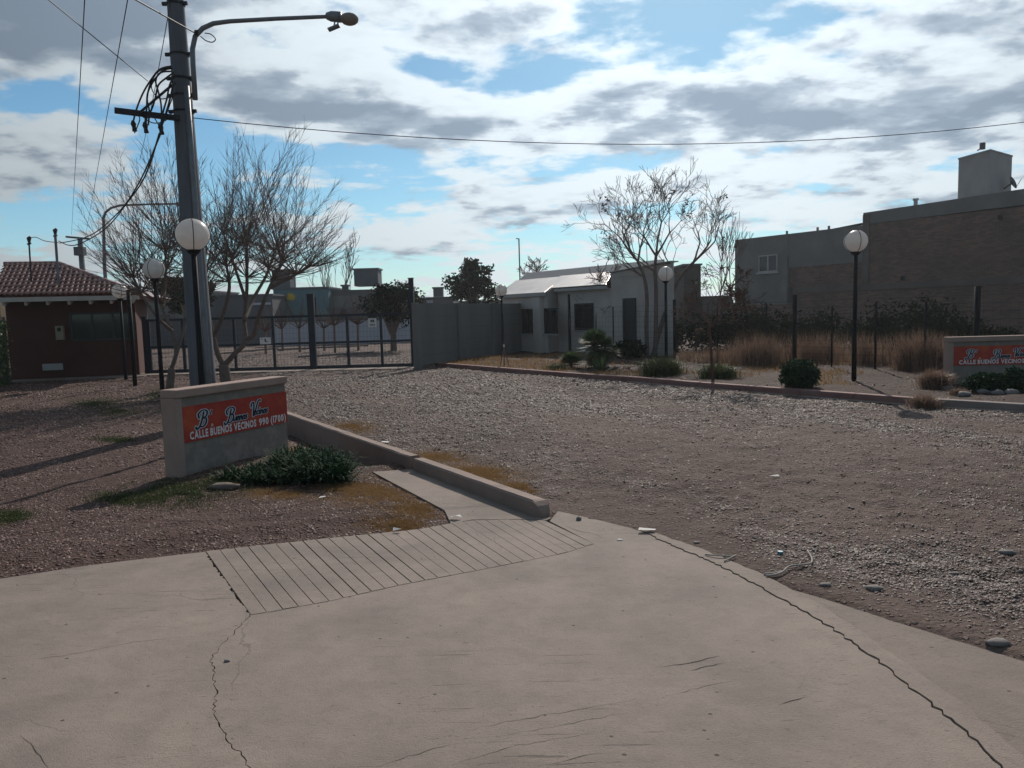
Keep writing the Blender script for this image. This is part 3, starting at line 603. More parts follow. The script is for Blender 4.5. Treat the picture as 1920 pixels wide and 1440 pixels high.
# ------------------------------------------------------------------ entrance signs
def stroke(mb, pts, w, xf, off):           # calligraphic ribbon through points
    P = [Vector(p) for p in pts]; out = []
    for i in range(len(P)-1):
        p0, p1, p2, p3 = P[max(i-1, 0)], P[i], P[i+1], P[min(i+2, len(P)-1)]
        for k in range(8):
            t = k/8; out.append(0.5*((2*p1)+(p2-p0)*t+(2*p0-5*p1+4*p2-p3)*t*t+(3*p1-p0-3*p2+p3)*t*t*t))
    out.append(P[-1]); n = len(out); vs = []
    for i, p in enumerate(out):
        d = out[min(i+1, n-1)]-out[max(i-1, 0)]; d = d.normalized() if d.length > 1e-9 else Vector((1, 0)); nn = Vector((-d.y, d.x))
        ww = w*(0.55+0.6*abs(d.y)) ; vs += [xf(p+nn*ww/2, off), xf(p-nn*ww/2, off)]
    # round ends
    mb.add(vs, [(2*i, 2*i+1, 2*i+3, 2*i+2) for i in range(n-1)])
    for e in (out[0], out[-1]):
        ring = [xf(e+Vector((math.cos(t), math.sin(t)))*w*.5, off) for t in [2*math.pi*k/10 for k in range(10)]]; mb.add(ring, [tuple(range(10))])
# strokes in a cell, x advance, height 1 = capital
GL = {
 'B': ([[(.42, .95), (.36, .5), (.22, .05), (.0, -.12), (-.1, .02)], [(.08, .62), (-.02, .85), (.2, 1.05), (.5, 1.08), (.74, .92), (.66, .66), (.36, .54), (.7, .5), (.72, .2), (.5, .0), (.26, .04)]], .82),
 'V': ([[(-.1, .72), (-.06, .98), (.12, 1.02), (.2, .7), (.22, .3), (.26, 0), (.42, .4), (.56, .95), (.72, 1.15), (.86, 1.1)]], .62),
 'u': ([[(0, .38), (.02, .12), (.12, .0), (.26, .12), (.34, .4), (.34, .08), (.46, .04)]], .46),
 'e': ([[(0, .16), (.16, .2), (.24, .34), (.12, .42), (.02, .22), (.08, .03), (.22, .01), (.36, .12)]], .38),
 'n': ([[(0, .38), (.04, .0)], [(.04, .22), (.16, .4), (.26, .34), (.28, .06), (.40, .04)]], .42),
 'o': ([[(.14, .4), (.02, .24), (.06, .03), (.2, .02), (.28, .2), (.2, .38), (.14, .4), (.36, .32)]], .36),
 's': ([[(.22, .4), (.1, .36), (.12, .24), (.22, .14), (.14, .01), (0, .06)]], .30),
 'c': ([[(.26, .34), (.16, .41), (.03, .24), (.08, .02), (.22, .01), (.34, .12)]], .36),
 'i': ([[(.02, .38), (.02, .06), (.14, .04)], [(.05, .56), (.06, .58)]], .20),
 '8': ([[(.0, .4), (.12, .42), (.12, .25), (.0, .25), (.02, .05), (.14, .06)]], .2)}
def word(mb, txt, x0, y0, s_, w, xf, off, shear=0.22):
    x = x0
    for ch in txt:
        if ch == ' ': x += .25*s_; continue
        st, adv = GL[ch]
        for p in st: stroke(mb, [(x+a*s_+b*s_*shear, y0+b*s_) for a, b in p], w, xf, off)
        x += adv*s_
    return x
def text_mesh(txt, size):
    cu = bpy.data.curves.new('t', 'FONT'); cu.body = txt; cu.size = size; cu.offset = size*0.034; cu.resolution_u = 2
    o = bpy.data.objects.new('t', cu); COL.objects.link(o); dg = bpy.context.evaluated_depsgraph_get(); me = bpy.data.meshes.new_from_object(o.evaluated_get(dg))
    vs = [v.co.copy() for v in me.vertices]; fs = [tuple(p.vertices) for p in me.polygons]; bpy.data.objects.remove(o); return vs, fs
def entrance_sign(FL, dirv, Lx, Hh, th, zb, label, group, bx0=0.02, bx1=1.0):
    d = dirv.normalized(); nrm = Vector((d.y, -d.x))      # out of the front
    t = thing('entrance_sign', (FL.x, FL.y, zb), label, 'sign', group)
    def pt(s_, n_, z): p = FL+d*s_+nrm*n_; return Vector((p.x, p.y, zb+z))
    def obox(mb, s0, s1, n0, n1, z0, z1):
        vs = [pt(s_, n_, z) for z in (z0, z1) for (s_, n_) in ((s0, n1), (s1, n1), (s1, n0), (s0, n0))]
        mb.add(vs, [(0, 3, 2, 1), (4, 5, 6, 7), (0, 1, 5, 4), (1, 2, 6, 5), (2, 3, 7, 6), (3, 0, 4, 7)])
    capz = Hh-0.085
    mb = MB(); obox(mb, 0.09, Lx-0.003, -th+.01, -0.03, -.15, capz); mb.build('panel', M['signplaster'], t)
    mb = MB(); obox(mb, 0, 0.088, -th, -0.002, -.15, capz-.001); mb.build('end_pillar', M['signcap'], t, bevel=.008)
    mb = MB(); obox(mb, -0.002, Lx, -th-.002, 0.012, capz, Hh); mb.build('coping', M['signcap'], t, bevel=.01)
    z0, z1 = .40*Hh, .80*Hh; mb = MB(); obox(mb, 0.095, Lx*bx1, -0.029, -0.017, z0, z1); bd = mb.build('board', M['orange'], t)
    BW = Lx*bx1-0.095; BH = z1-z0
    def xf(p, off): return pt(0.095+p[0], -0.017+off, z0+p[1])
    k = BH/0.37
    def script(txt, x0, y0, h_, wf=1.0, shear=.22):
        x = x0
        for ch in txt:
            st, adv = GL[ch]
            for (nm, w_, off, mm) in (('letter_outline', .040*k, .0015, 'paleblue'), ('script_letter', .021*k, .0030, 'navy')):
                mb = MB()
                for p in st: stroke(mb, [(x+a*h_+b*h_*shear, y0+b*h_) for a, b in p], w_*wf, xf, off+rl.uniform(0, .0004))
                mb.build(nm, M[mm], bd, kind=None)
            x += adv*h_
        return x
    rl = random.Random(6); hB = .150*k
    script('B', BW*.115, BH*.37, hB*1.05, 1.05); script('8', BW*.115+.185*k, BH*.37+hB*.72, hB*.8, .55)
    xe = script('B', BW*.365, BH*.34, hB, 1.0); xe = script('uenos', xe-.005*k, BH*.36, hB*.74, .85)
    xe = script('V', xe+.06*k, BH*.40, hB, 1.0); script('ecinos', xe-.045*k, BH*.43, hB*.74, .85)
    def printed(txt, x0, x1):
        cs_ = []; x = 0
        for ch in txt:
            if ch == ' ': x += .30; continue
            vs, fs = text_mesh(ch, 1.0); w_ = max(v.x for v in vs); m_0 = min(v.x for v in vs); cs_.append((x-m_0, vs, fs)); x += w_-m_0+.085
        sx = (x1-x0)/x
        for xo, vs, fs in cs_: mb = MB(); mb.add([xf((x0+(xo+v.x)*sx, BH*.07+v.y*BH*.30), .0022) for v in vs], fs); mb.build('letter', M['white'], bd)
    printed('CALLE BUENOS VECINOS', BW*.05, BW*.665); printed('990 (1700)', BW*.69, BW*.985)
    ring = []; c0 = (BW*.245, BH*.36); mb = MB()
    for kq in range(14):
        a = 2*math.pi*kq/14; ring += [xf((c0[0]+math.cos(a)*.015*k, c0[1]+math.sin(a)*.015*k), .0022), xf((c0[0]+math.cos(a)*.008*k, c0[1]+math.sin(a)*.008*k), .0022)]
    mb.add(ring, [(2*i, 2*((i+1) % 14), 2*((i+1) % 14)+1, 2*i+1) for i in range(14)]); mb.build('degree_mark', M['white'], bd); return t
FLs = g2(338, 902); FRs = g2(537, 705, .92)
entrance_sign(FLs, FRs-FLs, (FRs-FLs).length, .92, .20, 0.0, 'left entrance sign with orange board on a plaster wall with green plants at its foot', 'entrance signs with orange boards')
F2 = g2(1777, 722, .2); 
entrance_sign(F2, Vector((1, -.03)), 1.85, .80, .16, .2, 'right entrance sign with orange board, cut by the right edge of the photo', 'entrance signs with orange boards')

# ------------------------------------------------------------------ globe lamps
def make_lamp(loc, ht, label):
    t = thing('globe_lamp', (0, 0, 0), label, 'lamp', 'black posts with white globe lamps')
    mb = MB(); mb.tube([(0, 0, -.1), (0, 0, .9), (0, 0, ht-.42)], [.045, .04, .034], 10); mb.build('post', M['black'], t, smooth=True)
    mb = MB(); mb.tube([(0, 0, 0.0), (0, 0, .03)], [.09, .09], 12); mb.build('base_plate', M['black'], t)
    mb = MB(); mb.tube([(0, 0, ht-.44), (0, 0, ht-.40), (0, 0, ht-.385)], [.05, .085, .085], 14); mb.build('collar', M['black'], t)
    mb = MB(); mb.sphere((0, 0, ht-.2), .2, 32, 20, .97); gl = mb.build('globe', M['globe'], t, smooth=True)
    mb = MB(); mb.tube([(0, .2015*math.sin(a), ht-.2+.196*math.cos(a)) for a in [2*math.pi*k/40 for k in range(41)]], .0055, 5, cap=False); mb.build('seam', M['black'], gl)
    mb = MB(); mb.tube([(.2015*math.sin(a), 0, ht-.2+.196*math.cos(a)) for a in [2*math.pi*k/40 for k in range(41)]], .0055, 5, cap=False); mb.build('seam', M['black'], gl)
    return t
lamp0 = make_lamp(None, 2.72, '')
def place_lamp(p, ztop, label, rz, first=False):
    o = lamp0 if first else copy_tree(lamp0); zb = ztop-2.72
    o.location = (p.x, p.y, zb); o.rotation_euler.z = rz; o['label'] = label; return o
place_lamp(A(361, 440, 9.6), A(361, 409, 9.6).z, 'largest globe lamp, in front of the concrete electricity pole', R(25), True)
place_lamp(A(289, 507, 15.3), A(289, 488, 15.3).z+.03, 'globe lamp left of the concrete pole, its globe among bare branches', R(80))
place_lamp(A(224, 546, 20.6), A(224, 532, 20.6).z, 'small globe lamp in front of the tiled guard house roof', R(40))
L4 = G(1601, 715, .2); place_lamp(L4, 2.72+.2-.02, 'globe lamp in front of the brick building, nearest on the right', R(90))
L5 = A(1248, 513, 20.3); place_lamp(L5, A(1248, 499, 20.3).z, 'globe lamp in front of the tall bare tree and white house', R(88))
L6 = A(940, 545, 26); place_lamp(L6, A(940, 533, 26).z, 'farthest globe lamp, by the left end of the white house', R(70))

# ------------------------------------------------------------------ electricity pole
PD = 11.6
pb, ptp = A(381, 720, PD), A(329, 0, PD)
pole = thing('electricity_pole', (pb.x, pb.y, H(pb.x, pb.y)), 'tall round concrete electricity pole behind the left sign, with lamp arm and cables', 'electricity pole')
px0 = Vector((pb.x, pb.y, -0.2)); lean = (ptp-pb)/(ptp.z-pb.z)
pc = lambda z: Vector((pb.x+lean.x*(z-pb.z), PD, z))
rp = lambda z: .196-.0125*z
def poleprof(mb):                       # round pole with flat faces cast in
    pts = [pc(z) for z in (-.3, 1, 2.5, 4, 5.5, 7, 8.6)]; mb.tube(pts, [rp(p.z) for p in pts], 20)
mb = MB(); poleprof(mb); mb.build('shaft', M['poleconc'], pole, smooth=True)
mb = MB(); r0 = []
for z in (-.2, 1, 2.5, 4, 5): p = pc(z); r0.append(Vector((p.x+rp(z)*.78, p.y-rp(z)*.72, z)))
mb.tube(r0, .045, 8); mb.build('conduit', M['galv'], pole, smooth=True)
def strap(z, h=.05):
    mb = MB(); mb.tube([pc(z), pc(z+h)], rp(z)+.012, 20); mb.build('strap', M['cable'], pole)
    p = pc(z+h/2)
    for sg in (1, -1): mb = MB(); mb.box((p.x+sg*(rp(z)+.03), p.y-.03, p.z), (.07, .04, .045)); mb.build('strap_bolt', M['cable'], pole)
for v in (10, 105, 150, 182, 212): strap(A(340, v, PD).z, .03)
# lamp arm
arm = [A(366, 187, PD-.2), A(362, 120, PD-.2), A(361, 92, PD-.2), A(366, 68, PD-.2), A(380, 53, PD-.2), A(400, 44, PD-.2), A(430, 40, PD-.22), A(520, 35, PD-.28), A(614, 31, PD-.35)]
mb = MB(); mb.tube(arm, [.037, .037, .036, .035, .034, .033, .03, .028, .026], 10); la = mb.build('lamp_arm', M['galv'], pole, smooth=True)
mb = MB()
h0, h1, h2 = A(612, 30, PD-.35), A(640, 32, PD-.37), A(670, 35, PD-.4)
mb.tube([h0, h0.lerp(h1, .3), h1], [.045, .07, .075], 10); mb.build('lamp_head', M['galv'], pole, smooth=True)
mb = MB(); mb.sphere(A(655, 36, PD-.4), .13, 14, 8, .62); mb.build('lamp_glass', M['signplaster'], pole, smooth=True)
mb = MB(); mb.box(A(626, 52, PD-.37), (.17, .1, .025), M=Matrix.Rotation(R(-20), 3, 'Y')); mb.tube([A(628, 38, PD-.37), A(626, 52, PD-.37)], .012, 5); mb.tube([A(636, 38, PD-.37), A(630, 51, PD-.37)], .01, 5); mb.build('photocell', M['galv'], pole)
# cross arm, brace
ca0, ca1 = A(215, 207, PD-.5), A(337, 222, PD-.22)
mb = MB(); mb.bar(ca0, ca1, .06, .075); mb.build('cross_arm', M['cable'], pole)
mb = MB(); mb.bar(A(262, 211, PD-.46), A(328, 155, PD-.23), .045, .03); mb.build('arm_brace', M['cable'], pole)
def bez(pts, n=8):
    P = [Vector(p) for p in pts]; out = []
    for i in range(len(P)-1):
        p0, p1, p2, p3 = P[max(i-1, 0)], P[i], P[i+1], P[min(i+2, len(P)-1)]
        for k in range(n): t = k/n; out.append(0.5*((2*p1)+(p2-p0)*t+(2*p0-5*p1+4*p2-p3)*t*t+(3*p1-p0-3*p2+p3)*t*t*t))
    out.append(P[-1]); return out
def pxp(l, D): return [A(u, v, D+(w[0] if w else 0)) for (u, v, *w) in l]
loops = [[(322, 124), (300, 130), (283, 150), (268, 175), (256, 205), (250, 230), (251, 246)], [(324, 128), (305, 133), (288, 152), (277, 175), (275, 205), (272, 232), (273, 248)],
 [(322, 134), (302, 136), (292, 150), (297, 172), (302, 195), (303, 225), (300, 246)], [(326, 136), (312, 146), (297, 160), (291, 185), (284, 206), (275, 222), (274, 246)],
 [(328, 140), (318, 160), (313, 185), (305, 215), (302, 250)], [(324, 152), (322, 170), (316, 195), (308, 222), (300, 246)], [(322, 126), (296, 134), (282, 158), (276, 185), (280, 208), (278, 235)], [(326, 175), (320, 192), (312, 214), (304, 236)],
 [(256, 212), (262, 222), (258, 236), (252, 250)], [(290, 222), (296, 232), (303, 246)], [(262, 214), (285, 230), (310, 226), (326, 205)], [(290, 140), (284, 165), (300, 185), (325, 180)]]
for l in loops:
    mb = MB(); mb.tube(bez(pxp(l, PD-.35), 5), .013 if len(l) > 4 else .008, 5); mb.build('cable_loop', M['cable'], pole)
for (u, v) in ((251, 240), (273, 243), (302, 246)):
    mb = MB(); a, b = A(u-2, v-14, PD-.35), A(u+2, v+6, PD-.35); mb.tube([a, a.lerp(b, .3), a.lerp(b, .6), b], [.02, .04, .028, .035], 7); mb.build('cable_clamp', M['cable'], pole)
mb = MB(); mb.tube(bez(pxp([(384, 62), (395, 64), (404, 73), (398, 79), (386, 76), (376, 68)], PD-.22), 5), .008, 5); mb.box(A(369, 62, PD-.22), (.05, .05, .07)); mb.build('cable_loop', M['cable'], pole)
def wire(name, p0, p1, sag, r_, label, n=24):
    p0, p1 = Vector(p0), Vector(p1); pts = []
    for k in range(n+1):
        t = k/n; p = p0.lerp(p1, t); p.z -= 4*sag*t*(1-t); pts.append(p)
    mb = MB(); mb.tube(pts, r_, 5); return mb.build(name, M['cable'], smooth=True, label=label, cat='cable')
# the wire across the sky sags between its ends
wa, wb = A(362, 221, PD-.1), A(2150, 196, 14.0); wire('overhead_cable', wa, wb, .52, .0065, 'single thin cable sagging right across the sky from the concrete pole')
wire('overhead_cable', A(90, 0, 9.0)+(A(90, 0, 9)-A(275, 152, PD-.3)), A(277, 152, PD-.3), .0, .006, 'thin cable slanting from the top left corner down to the pole')
wire('overhead_cable', A(165, -110, 7.0), A(134, 440, 44), .0, .006, 'left one of two thin steep cables at the left of the sky')
wire('overhead_cable', A(250, -60, 8.0), A(160, 445, 44), .0, .006, 'right one of two thin steep cables left of the pole')
wire('overhead_cable', A(250, -3, 9.5)+(A(250, -3, 9.5)-A(366, 62, PD-.22))*.6, A(366, 62, PD-.22), .0, .010, 'pale cable reaching the lamp arm bracket from above left')
wire('overhead_cable', A(322, -10, 10), A(262, 300, 22), .1, .006, 'thin cable passing behind the cross arm down into the branches')
for q_, pp in enumerate([[(303, 246), (262, 340), (222, 398), (168, 442), (112, 456)], [(299, 250), (272, 330), (240, 378), (196, 430), (140, 460), (110, 452)]]):
    P = [A(u, v, D) for (u, v), D in zip(pp, np.linspace(PD-.3, 21.8, len(pp)))]
    mb = MB(); mb.tube(bez(P, 6), .013, 5); mb.build('service_cable', M['cable'], smooth=True, label=('upper' if q_ == 0 else 'lower')+' thick black service cable from the pole to the guard house masts', cat='cable', group='service cables')
P = [A(u, v, 21.8) for (u, v) in [(110, 455), (85, 452), (68, 445), (58, 446)]]
mb = MB(); mb.tube(bez(P, 6), .01, 5); mb.build('service_cable', M['cable'], label='short cable hanging between the two guard house masts', cat='cable')

# ------------------------------------------------------------------ trees
def rdir(el_, az_): return Vector((math.cos(el_)*math.cos(az_), math.cos(el_)*math.sin(az_), math.sin(el_)))
def limb(mb, pts, r0, r1, n=8):
    P = bez(pts, 5); mb.tube(P, [r0+(r1-r0)*(i/(len(P)-1)) for i in range(len(P))], n); return P[-1]
def shoot(mb, p, d, L, r_, rn, tw=.45, ntw=9, up=.25, wob=.05):
    P = [p.copy()]; dd = d.normalized(); K = 5
    for k in range(K):
        dd = (dd+Vector((rn.gauss(0, wob), rn.gauss(0, wob), up/K+rn.gauss(0, wob)))).normalized(); P.append(P[-1]+dd*L/K)
    mb.tube(P, [r_*(1-.82*i/K) for i in range(K+1)], 4, cap=False)
    for k in range(ntw):
        t = rn.uniform(.15, .98)*K; i = min(int(t), K-1); q_ = P[i].lerp(P[i+1], t-i); ax = (P[i+1]-P[i]).normalized()
        s_ = Vector((rn.gauss(0, 1), rn.gauss(0, 1), rn.gauss(0, .6))); s_ = (s_-ax*s_.dot(ax)).normalized(); td = (ax*.95+s_*.5).normalized(); l = L*rn.uniform(.10, .26)*tw/.45*(1.1-.6*t/K)
        e = q_+td*l; mb.tube([q_, q_.lerp(e, .5)+Vector((0, 0, l*.04)), e], [r_*.38, r_*.28, r_*.12], 3, cap=False)
def pollard(name, limbs, r0, D, cen, rad, label, seed, nshoot=16, group=None):
    rn = random.Random(seed); base = A(limbs[0][0][0], limbs[0][0][1], D); t = thing(name, on(base), label, 'tree', group)
    mb = MB(); knobs = []
    for i, l in enumerate(limbs):
        pts = [A(u, v, D+(w[0] if w else 0)) for (u, v, *w) in l]
        if i == 0: pts[0].z = H(base.x, base.y)-.1
        ra = r0*(1 if i == 0 else .55-.04*min(i, 6)); e = limb(mb, pts, ra, ra*.5 if i else ra*.8); 
        if i: knobs.append((e, ra*.5)); knobs.append((bez(pts, 4)[-4], ra*.4))
    mb.build('trunk', M['bark'], t, smooth=True)
    mb = MB(); C = A(cen[0], cen[1], D); rx, rz = rad[0]*D/F, rad[1]*D/F
    for (k, rk) in knobs:
        mb.sphere(k, rk*1.25, 7, 5)
        for s_ in range(nshoot):
            az_ = rn.uniform(0, 6.283); e_ = math.asin(rn.uniform(-.05, .99)**1.0 if rn.random() < .5 else rn.uniform(.4, .99)); d = rdir(e_, az_)
            o_ = (k-C); d = (d+Vector((o_.x/rx, o_.y/rx, o_.z/rz))*.35).normalized()
            # distance to crown envelope
            a = (d.x/rx)**2+(d.y/rx)**2+(d.z/rz)**2; b = 2*(o_.x*d.x/rx**2+o_.y*d.y/rx**2+o_.z*d.z/rz**2); c_ = (o_.x/rx)**2+(o_.y/rx)**2+(o_.z/rz)**2-1
            ds = b*b-4*a*c_; L = (-b+math.sqrt(ds))/(2*a) if ds > 0 else .8
            L = max(.5, min(L, 3.6))*rn.uniform(.6, 1.05); shoot(mb, k, d, L, rn.uniform(.0085, .0135), rn, ntw=int(6+L*6), up=.5, wob=.03)
    mb.build('branches', M['twig'], t); return t
pollard('bare_tree', [[(426, 716), (421, 698), (420, 684)], [(420, 686), (408, 662), (396, 615), (384, 560), (376, 520, .3)], [(420, 686), (441, 662), (460, 640), (458, 600, .2), (463, 540, .3), (462, 462, .2)],
  [(459, 636), (476, 626), (486, 590, -.2), (505, 540, -.4), (530, 490, -.5)], [(400, 630), (418, 590, -.4), (430, 540, -.6), (425, 500, -.6)], [(458, 600), (475, 560, .7), (500, 515, 1.1), (515, 470, 1.3)], [(460, 560), (440, 500, .6), (420, 440, .9)], [(505, 540), (545, 520, .2), (580, 500, .4)]],
  .15, 18.6, (520, 450), (165, 215), 'bare tree with forked trunk and long upright shoots just right of the concrete pole', 11, 23, 'bare pollarded trees behind the pole')
pollard('bare_tree', [[(316, 742), (320, 715), (322, 690)], [(322, 690), (330, 660), (322, 620), (305, 580), (290, 540)], [(322, 690), (338, 640), (350, 590, .3), (352, 520, .4), (345, 470, .4)], [(322, 620), (300, 600, -.4), (270, 560, -.6), (250, 520, -.6)], [(345, 600), (370, 560, .2), (385, 510, .4)], [(305, 580), (310, 530, .6), (310, 470, .8)]],
  .10, 17.4, (300, 440), (160, 195), 'bare tree left of the concrete pole with thin trunk and tangled spreading shoots', 23, 23, 'bare pollarded trees behind the pole')

def natural(name, stems, D, r0, lv, L0, label, seed, cat='tree', group=None, spread=.55, up=.22, mt='twig', dead=0, loc=None, fin=.004, ntw=0):
    rn = random.Random(seed); base = A(stems[0][0][0], stems[0][0][1], D) if loc is None else loc; t = thing(name, on(base), label, cat, group); mb = MB(); tb = MB(); ends = []
    def br(p, d, L, r_, l):
        P = [p]; dd = d.normalized(); K = 4
        for k in range(K):
            dd = (dd+Vector((rn.gauss(0, .07), rn.gauss(0, .07), up/K))).normalized(); P.append(P[-1]+dd*L/K)
        mb.tube(P, [max(fin, r_*(1-.4*i/K)) for i in range(K+1)], 5 if r_ > .02 else 3, cap=False); ends.append(P[-1])
        if l <= 0: return
        for c_ in range(rn.choice((2, 3, 3))):
            i = rn.choice((2, 3, 4)) if c_ else 4; ax = (P[i]-P[i-1]).normalized(); s_ = Vector((rn.gauss(0, 1), rn.gauss(0, 1), rn.gauss(0, .8))); s_ = (s_-ax*s_.dot(ax)).normalized()
            br(P[i], (ax+s_*spread*rn.uniform(.6, 1.3)), L*rn.uniform(.55, .85), max(fin, r_*.55), l-1)
    for l in stems:
        pts = [A(u, v, D+(w[0] if w else 0)) for (u, v, *w) in l]; pts[0].z = H(pts[0].x, pts[0].y)-.1
        limb(tb, pts, r0, r0*.6, 8); d = (pts[-1]-pts[-2]).normalized(); e = pts[-1]
        for c_ in range(3):
            s_ = Vector((rn.gauss(0, 1), rn.gauss(0, 1), 0)).normalized(); br(e, d+s_*spread*rn.uniform(.3, 1.1), L0*rn.uniform(.8, 1.1), r0*.5, lv)
        pm = pts[len(pts)//2+1] if len(pts) > 3 else pts[-2]
        for c_ in range(2):
            s_ = Vector((rn.gauss(0, 1), rn.gauss(0, 1), 0)).normalized(); br(pm, d*.8+s_*spread*1.6, L0*rn.uniform(.7, 1.0), r0*.35, lv-1)
    tb.build('trunk', M['bark' if mt == 'twig' else mt], t, smooth=True); mb.build('branches', M[mt], t)
    if dead:
        lb = MB()
        for e in rn.sample(ends, min(dead, len(ends))):
            for k in range(7):
                p = e+Vector((rn.gauss(0, .04), rn.gauss(0, .04), rn.uniform(-.16, 0))); M3 = Euler((rn.uniform(0, 6), rn.uniform(0, 6), rn.uniform(0, 6))).to_matrix(); s_ = rn.uniform(.02, .045)
                lb.add([p+M3 @ Vector(q_)*s_ for q_ in ((-.5, -1, 0), (.5, -1, 0), (.6, .4, .2), (0, 1, 0), (-.6, .4, .2))], [(0, 1, 2, 3, 4)])
        lb.build('dead_leaves', M['deadleaf'], t)
    return t
natural('bare_tree', [[(1214, 664), (1212, 610), (1213, 560), (1208, 520), (1196, 490)], [(1228, 664), (1230, 600), (1230, 540), (1228, 510), (1230, 480)], [(1222, 664), (1240, 610, .3), (1256, 560, .3), (1275, 520, .3), (1300, 492, .2)]],
  22.3, .07, 5, .88, 'tall bare tree with upright stems and dead leaf tufts before the white house', 5, dead=16, up=.24, spread=.74, fin=.0055)
natural('bare_tree', [[(1337, 712), (1335, 680), (1332, 640), (1330, 615)]], 14.6, .035, 6, .47, 'small bare reddish tree growing by the kerb between the tussocks', 8, mt='twigred', spread=1.0, up=.05, fin=.0052)
natural('bare_tree', [[(1345, 640), (1345, 590), (1352, 545)], [(1372, 640), (1376, 590), (1370, 550)]], 27, .045, 3, .95, 'bare thin branched tree beside the corner of the grey rendered building', 9, spread=.45, up=.4, fin=.008, dead=8)
natural('bare_tree', [[(1120, 640), (1118, 600), (1122, 570)]], 25.2, .04, 4, .55, 'slender bare tree close to the white house wall beside the palm', 14, spread=.8, up=.2, fin=.008, dead=10)
# young sapling with stakes at the left lamp
t = thing('sapling', on(G(946, 687, .2)), 'young staked sapling in the garden by the precast wall', 'sapling'); p0 = on(G(946, 687, .2)); mb = MB()
mb.tube([p0, p0+Vector((0, 0, .7))], [.015, .008], 5); mb.tube([p0+Vector((-.12, 0, 0)), p0+Vector((0, 0, .5))], .012, 4); mb.tube([p0+Vector((.12, 0, 0)), p0+Vector((0, 0, .5))], .012, 4); mb.build('stem', M['twig'], t)
mb = MB(); mb.tube([p0+Vector((0, 0, .50)), p0+Vector((0, 0, .57))], .028, 6); mb.build('tie', M['paper'], t)

def leafball(name, mb, c, rad, n, s_, rn, shell=.55, asp=1.8):
    c = Vector(c)
    for k in range(n):
        d = Vector((rn.gauss(0, 1), rn.gauss(0, 1), rn.gauss(0, 1))).normalized(); r_ = rn.uniform(shell, 1.0)*(1+.25*mnoise.noise(d*2.3+c)); p = c+Vector((d.x*rad[0], d.y*rad[1], d.z*rad[2]))*r_
        M3 = Euler((rn.uniform(0, 6.3), rn.uniform(0, 6.3), rn.uniform(0, 6.3))).to_matrix(); q_ = s_*rn.uniform(.6, 1.3)
        mb.add([p+M3 @ Vector(w)*q_ for w in ((-.4, -.5*asp, 0), (.4, -.5*asp, 0), (.45, .2*asp, .1), (0, .6*asp, 0), (-.45, .2*asp, .1))], [(0, 1, 2, 3, 4)])
def leafy_tree(name, base, ht, cr, n, s_, mt, label, seed, cat='tree', trunk=.12, group=None, ncl=11, bot=.45):
    rn = random.Random(seed); base = Vector(base); t = thing(name, base, label, cat, group); mb = MB(); cl = []
    for k in range(ncl):
        a = rn.uniform(0, 6.28); rr = rn.uniform(0, .75)*cr; cl.append((base+Vector((math.cos(a)*rr, math.sin(a)*rr*.8, ht*rn.uniform(bot, .9)*(1-.12*(rr/cr)**2))), cr*rn.uniform(.18, .42)))
    tb = MB(); tb.tube([base-Vector((0, 0, .1)), base+Vector((.03, 0, ht*.3)), base+Vector((0, 0, ht*.6))], [trunk, trunk*.8, trunk*.4], 7)
    for c_, r_ in cl: tb.tube([base+Vector((0, 0, ht*.25)), (base+Vector((0, 0, ht*.45))).lerp(c_, .4), c_], [trunk*.5, trunk*.3, trunk*.1], 5)
    tb.build('trunk', M['bark'], t)
    for c_, r_ in cl: leafball(name, mb, c_, (r_, r_, r_*.75), n//ncl, s_, rn, .3)
    mb.build('crown', M[mt], t); return t
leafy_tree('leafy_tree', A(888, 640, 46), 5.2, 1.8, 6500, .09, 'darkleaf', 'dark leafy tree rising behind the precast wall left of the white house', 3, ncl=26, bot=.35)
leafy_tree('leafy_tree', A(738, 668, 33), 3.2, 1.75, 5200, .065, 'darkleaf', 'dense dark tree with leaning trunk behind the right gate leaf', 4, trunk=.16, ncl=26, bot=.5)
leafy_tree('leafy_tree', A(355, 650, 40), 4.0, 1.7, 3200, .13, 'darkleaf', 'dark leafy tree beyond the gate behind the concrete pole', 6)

# ------------------------------------------------------------------ plants
def strapplant(name, centers, n, L, w, mt, label, cat='plant', up=.6, z=None, group=None):
    c0 = centers[0]; t = thing(name, (c0[0], c0[1], c0[2]), label, cat, group); mb = MB(); rn = random.Random(len(label))
    for c_ in centers:
        for k in range(n):
            a = rn.uniform(0, 6.283); e = rn.uniform(.25, 1.45)*up+.25; b = Vector(c_)+Vector((rn.gauss(0, .05), rn.gauss(0, .05), -.02)); l = L*rn.uniform(.6, 1.15); d = rdir(min(e, 1.5), a); sd = Vector((-math.sin(a), math.cos(a), 0))*w/2
            m1 = b+d*l*.5; m2 = b+d*l*.8+Vector((0, 0, -l*.06)); tp = b+d*l+Vector((0, 0, -l*.22))
            mb.add([b-sd, b+sd, m1+sd, m1-sd, m2+sd*.8, m2-sd*.8, tp], [(0, 1, 2, 3), (3, 2, 4, 5), (5, 4, 6)])
    mb.build('leaves', M[mt], t); return t
cs = []; rn = random.Random(2)
for (u, v) in [(470, 893), (500, 890), (530, 890), (555, 885), (580, 890), (605, 888), (625, 893), (610, 878), (570, 875), (540, 878), (590, 900), (550, 902), (515, 902), (480, 902), (628, 902), (450, 897)]:
    p = G(u, v+3, .02); cs.append((p.x+rn.gauss(0, .02), p.y, .02))
strapplant('strap_leaf_plant', cs[:3]+[cs[11], cs[12], cs[13], cs[15]], 190, .24, .016, 'bush', 'low dark strap leaved plants at the left of the planting under the left sign')
strapplant('strap_leaf_plant', cs[3:11]+[cs[14]], 300, .37, .016, 'bush', 'bushy glossy dark green plant in front of the right end of the left sign')
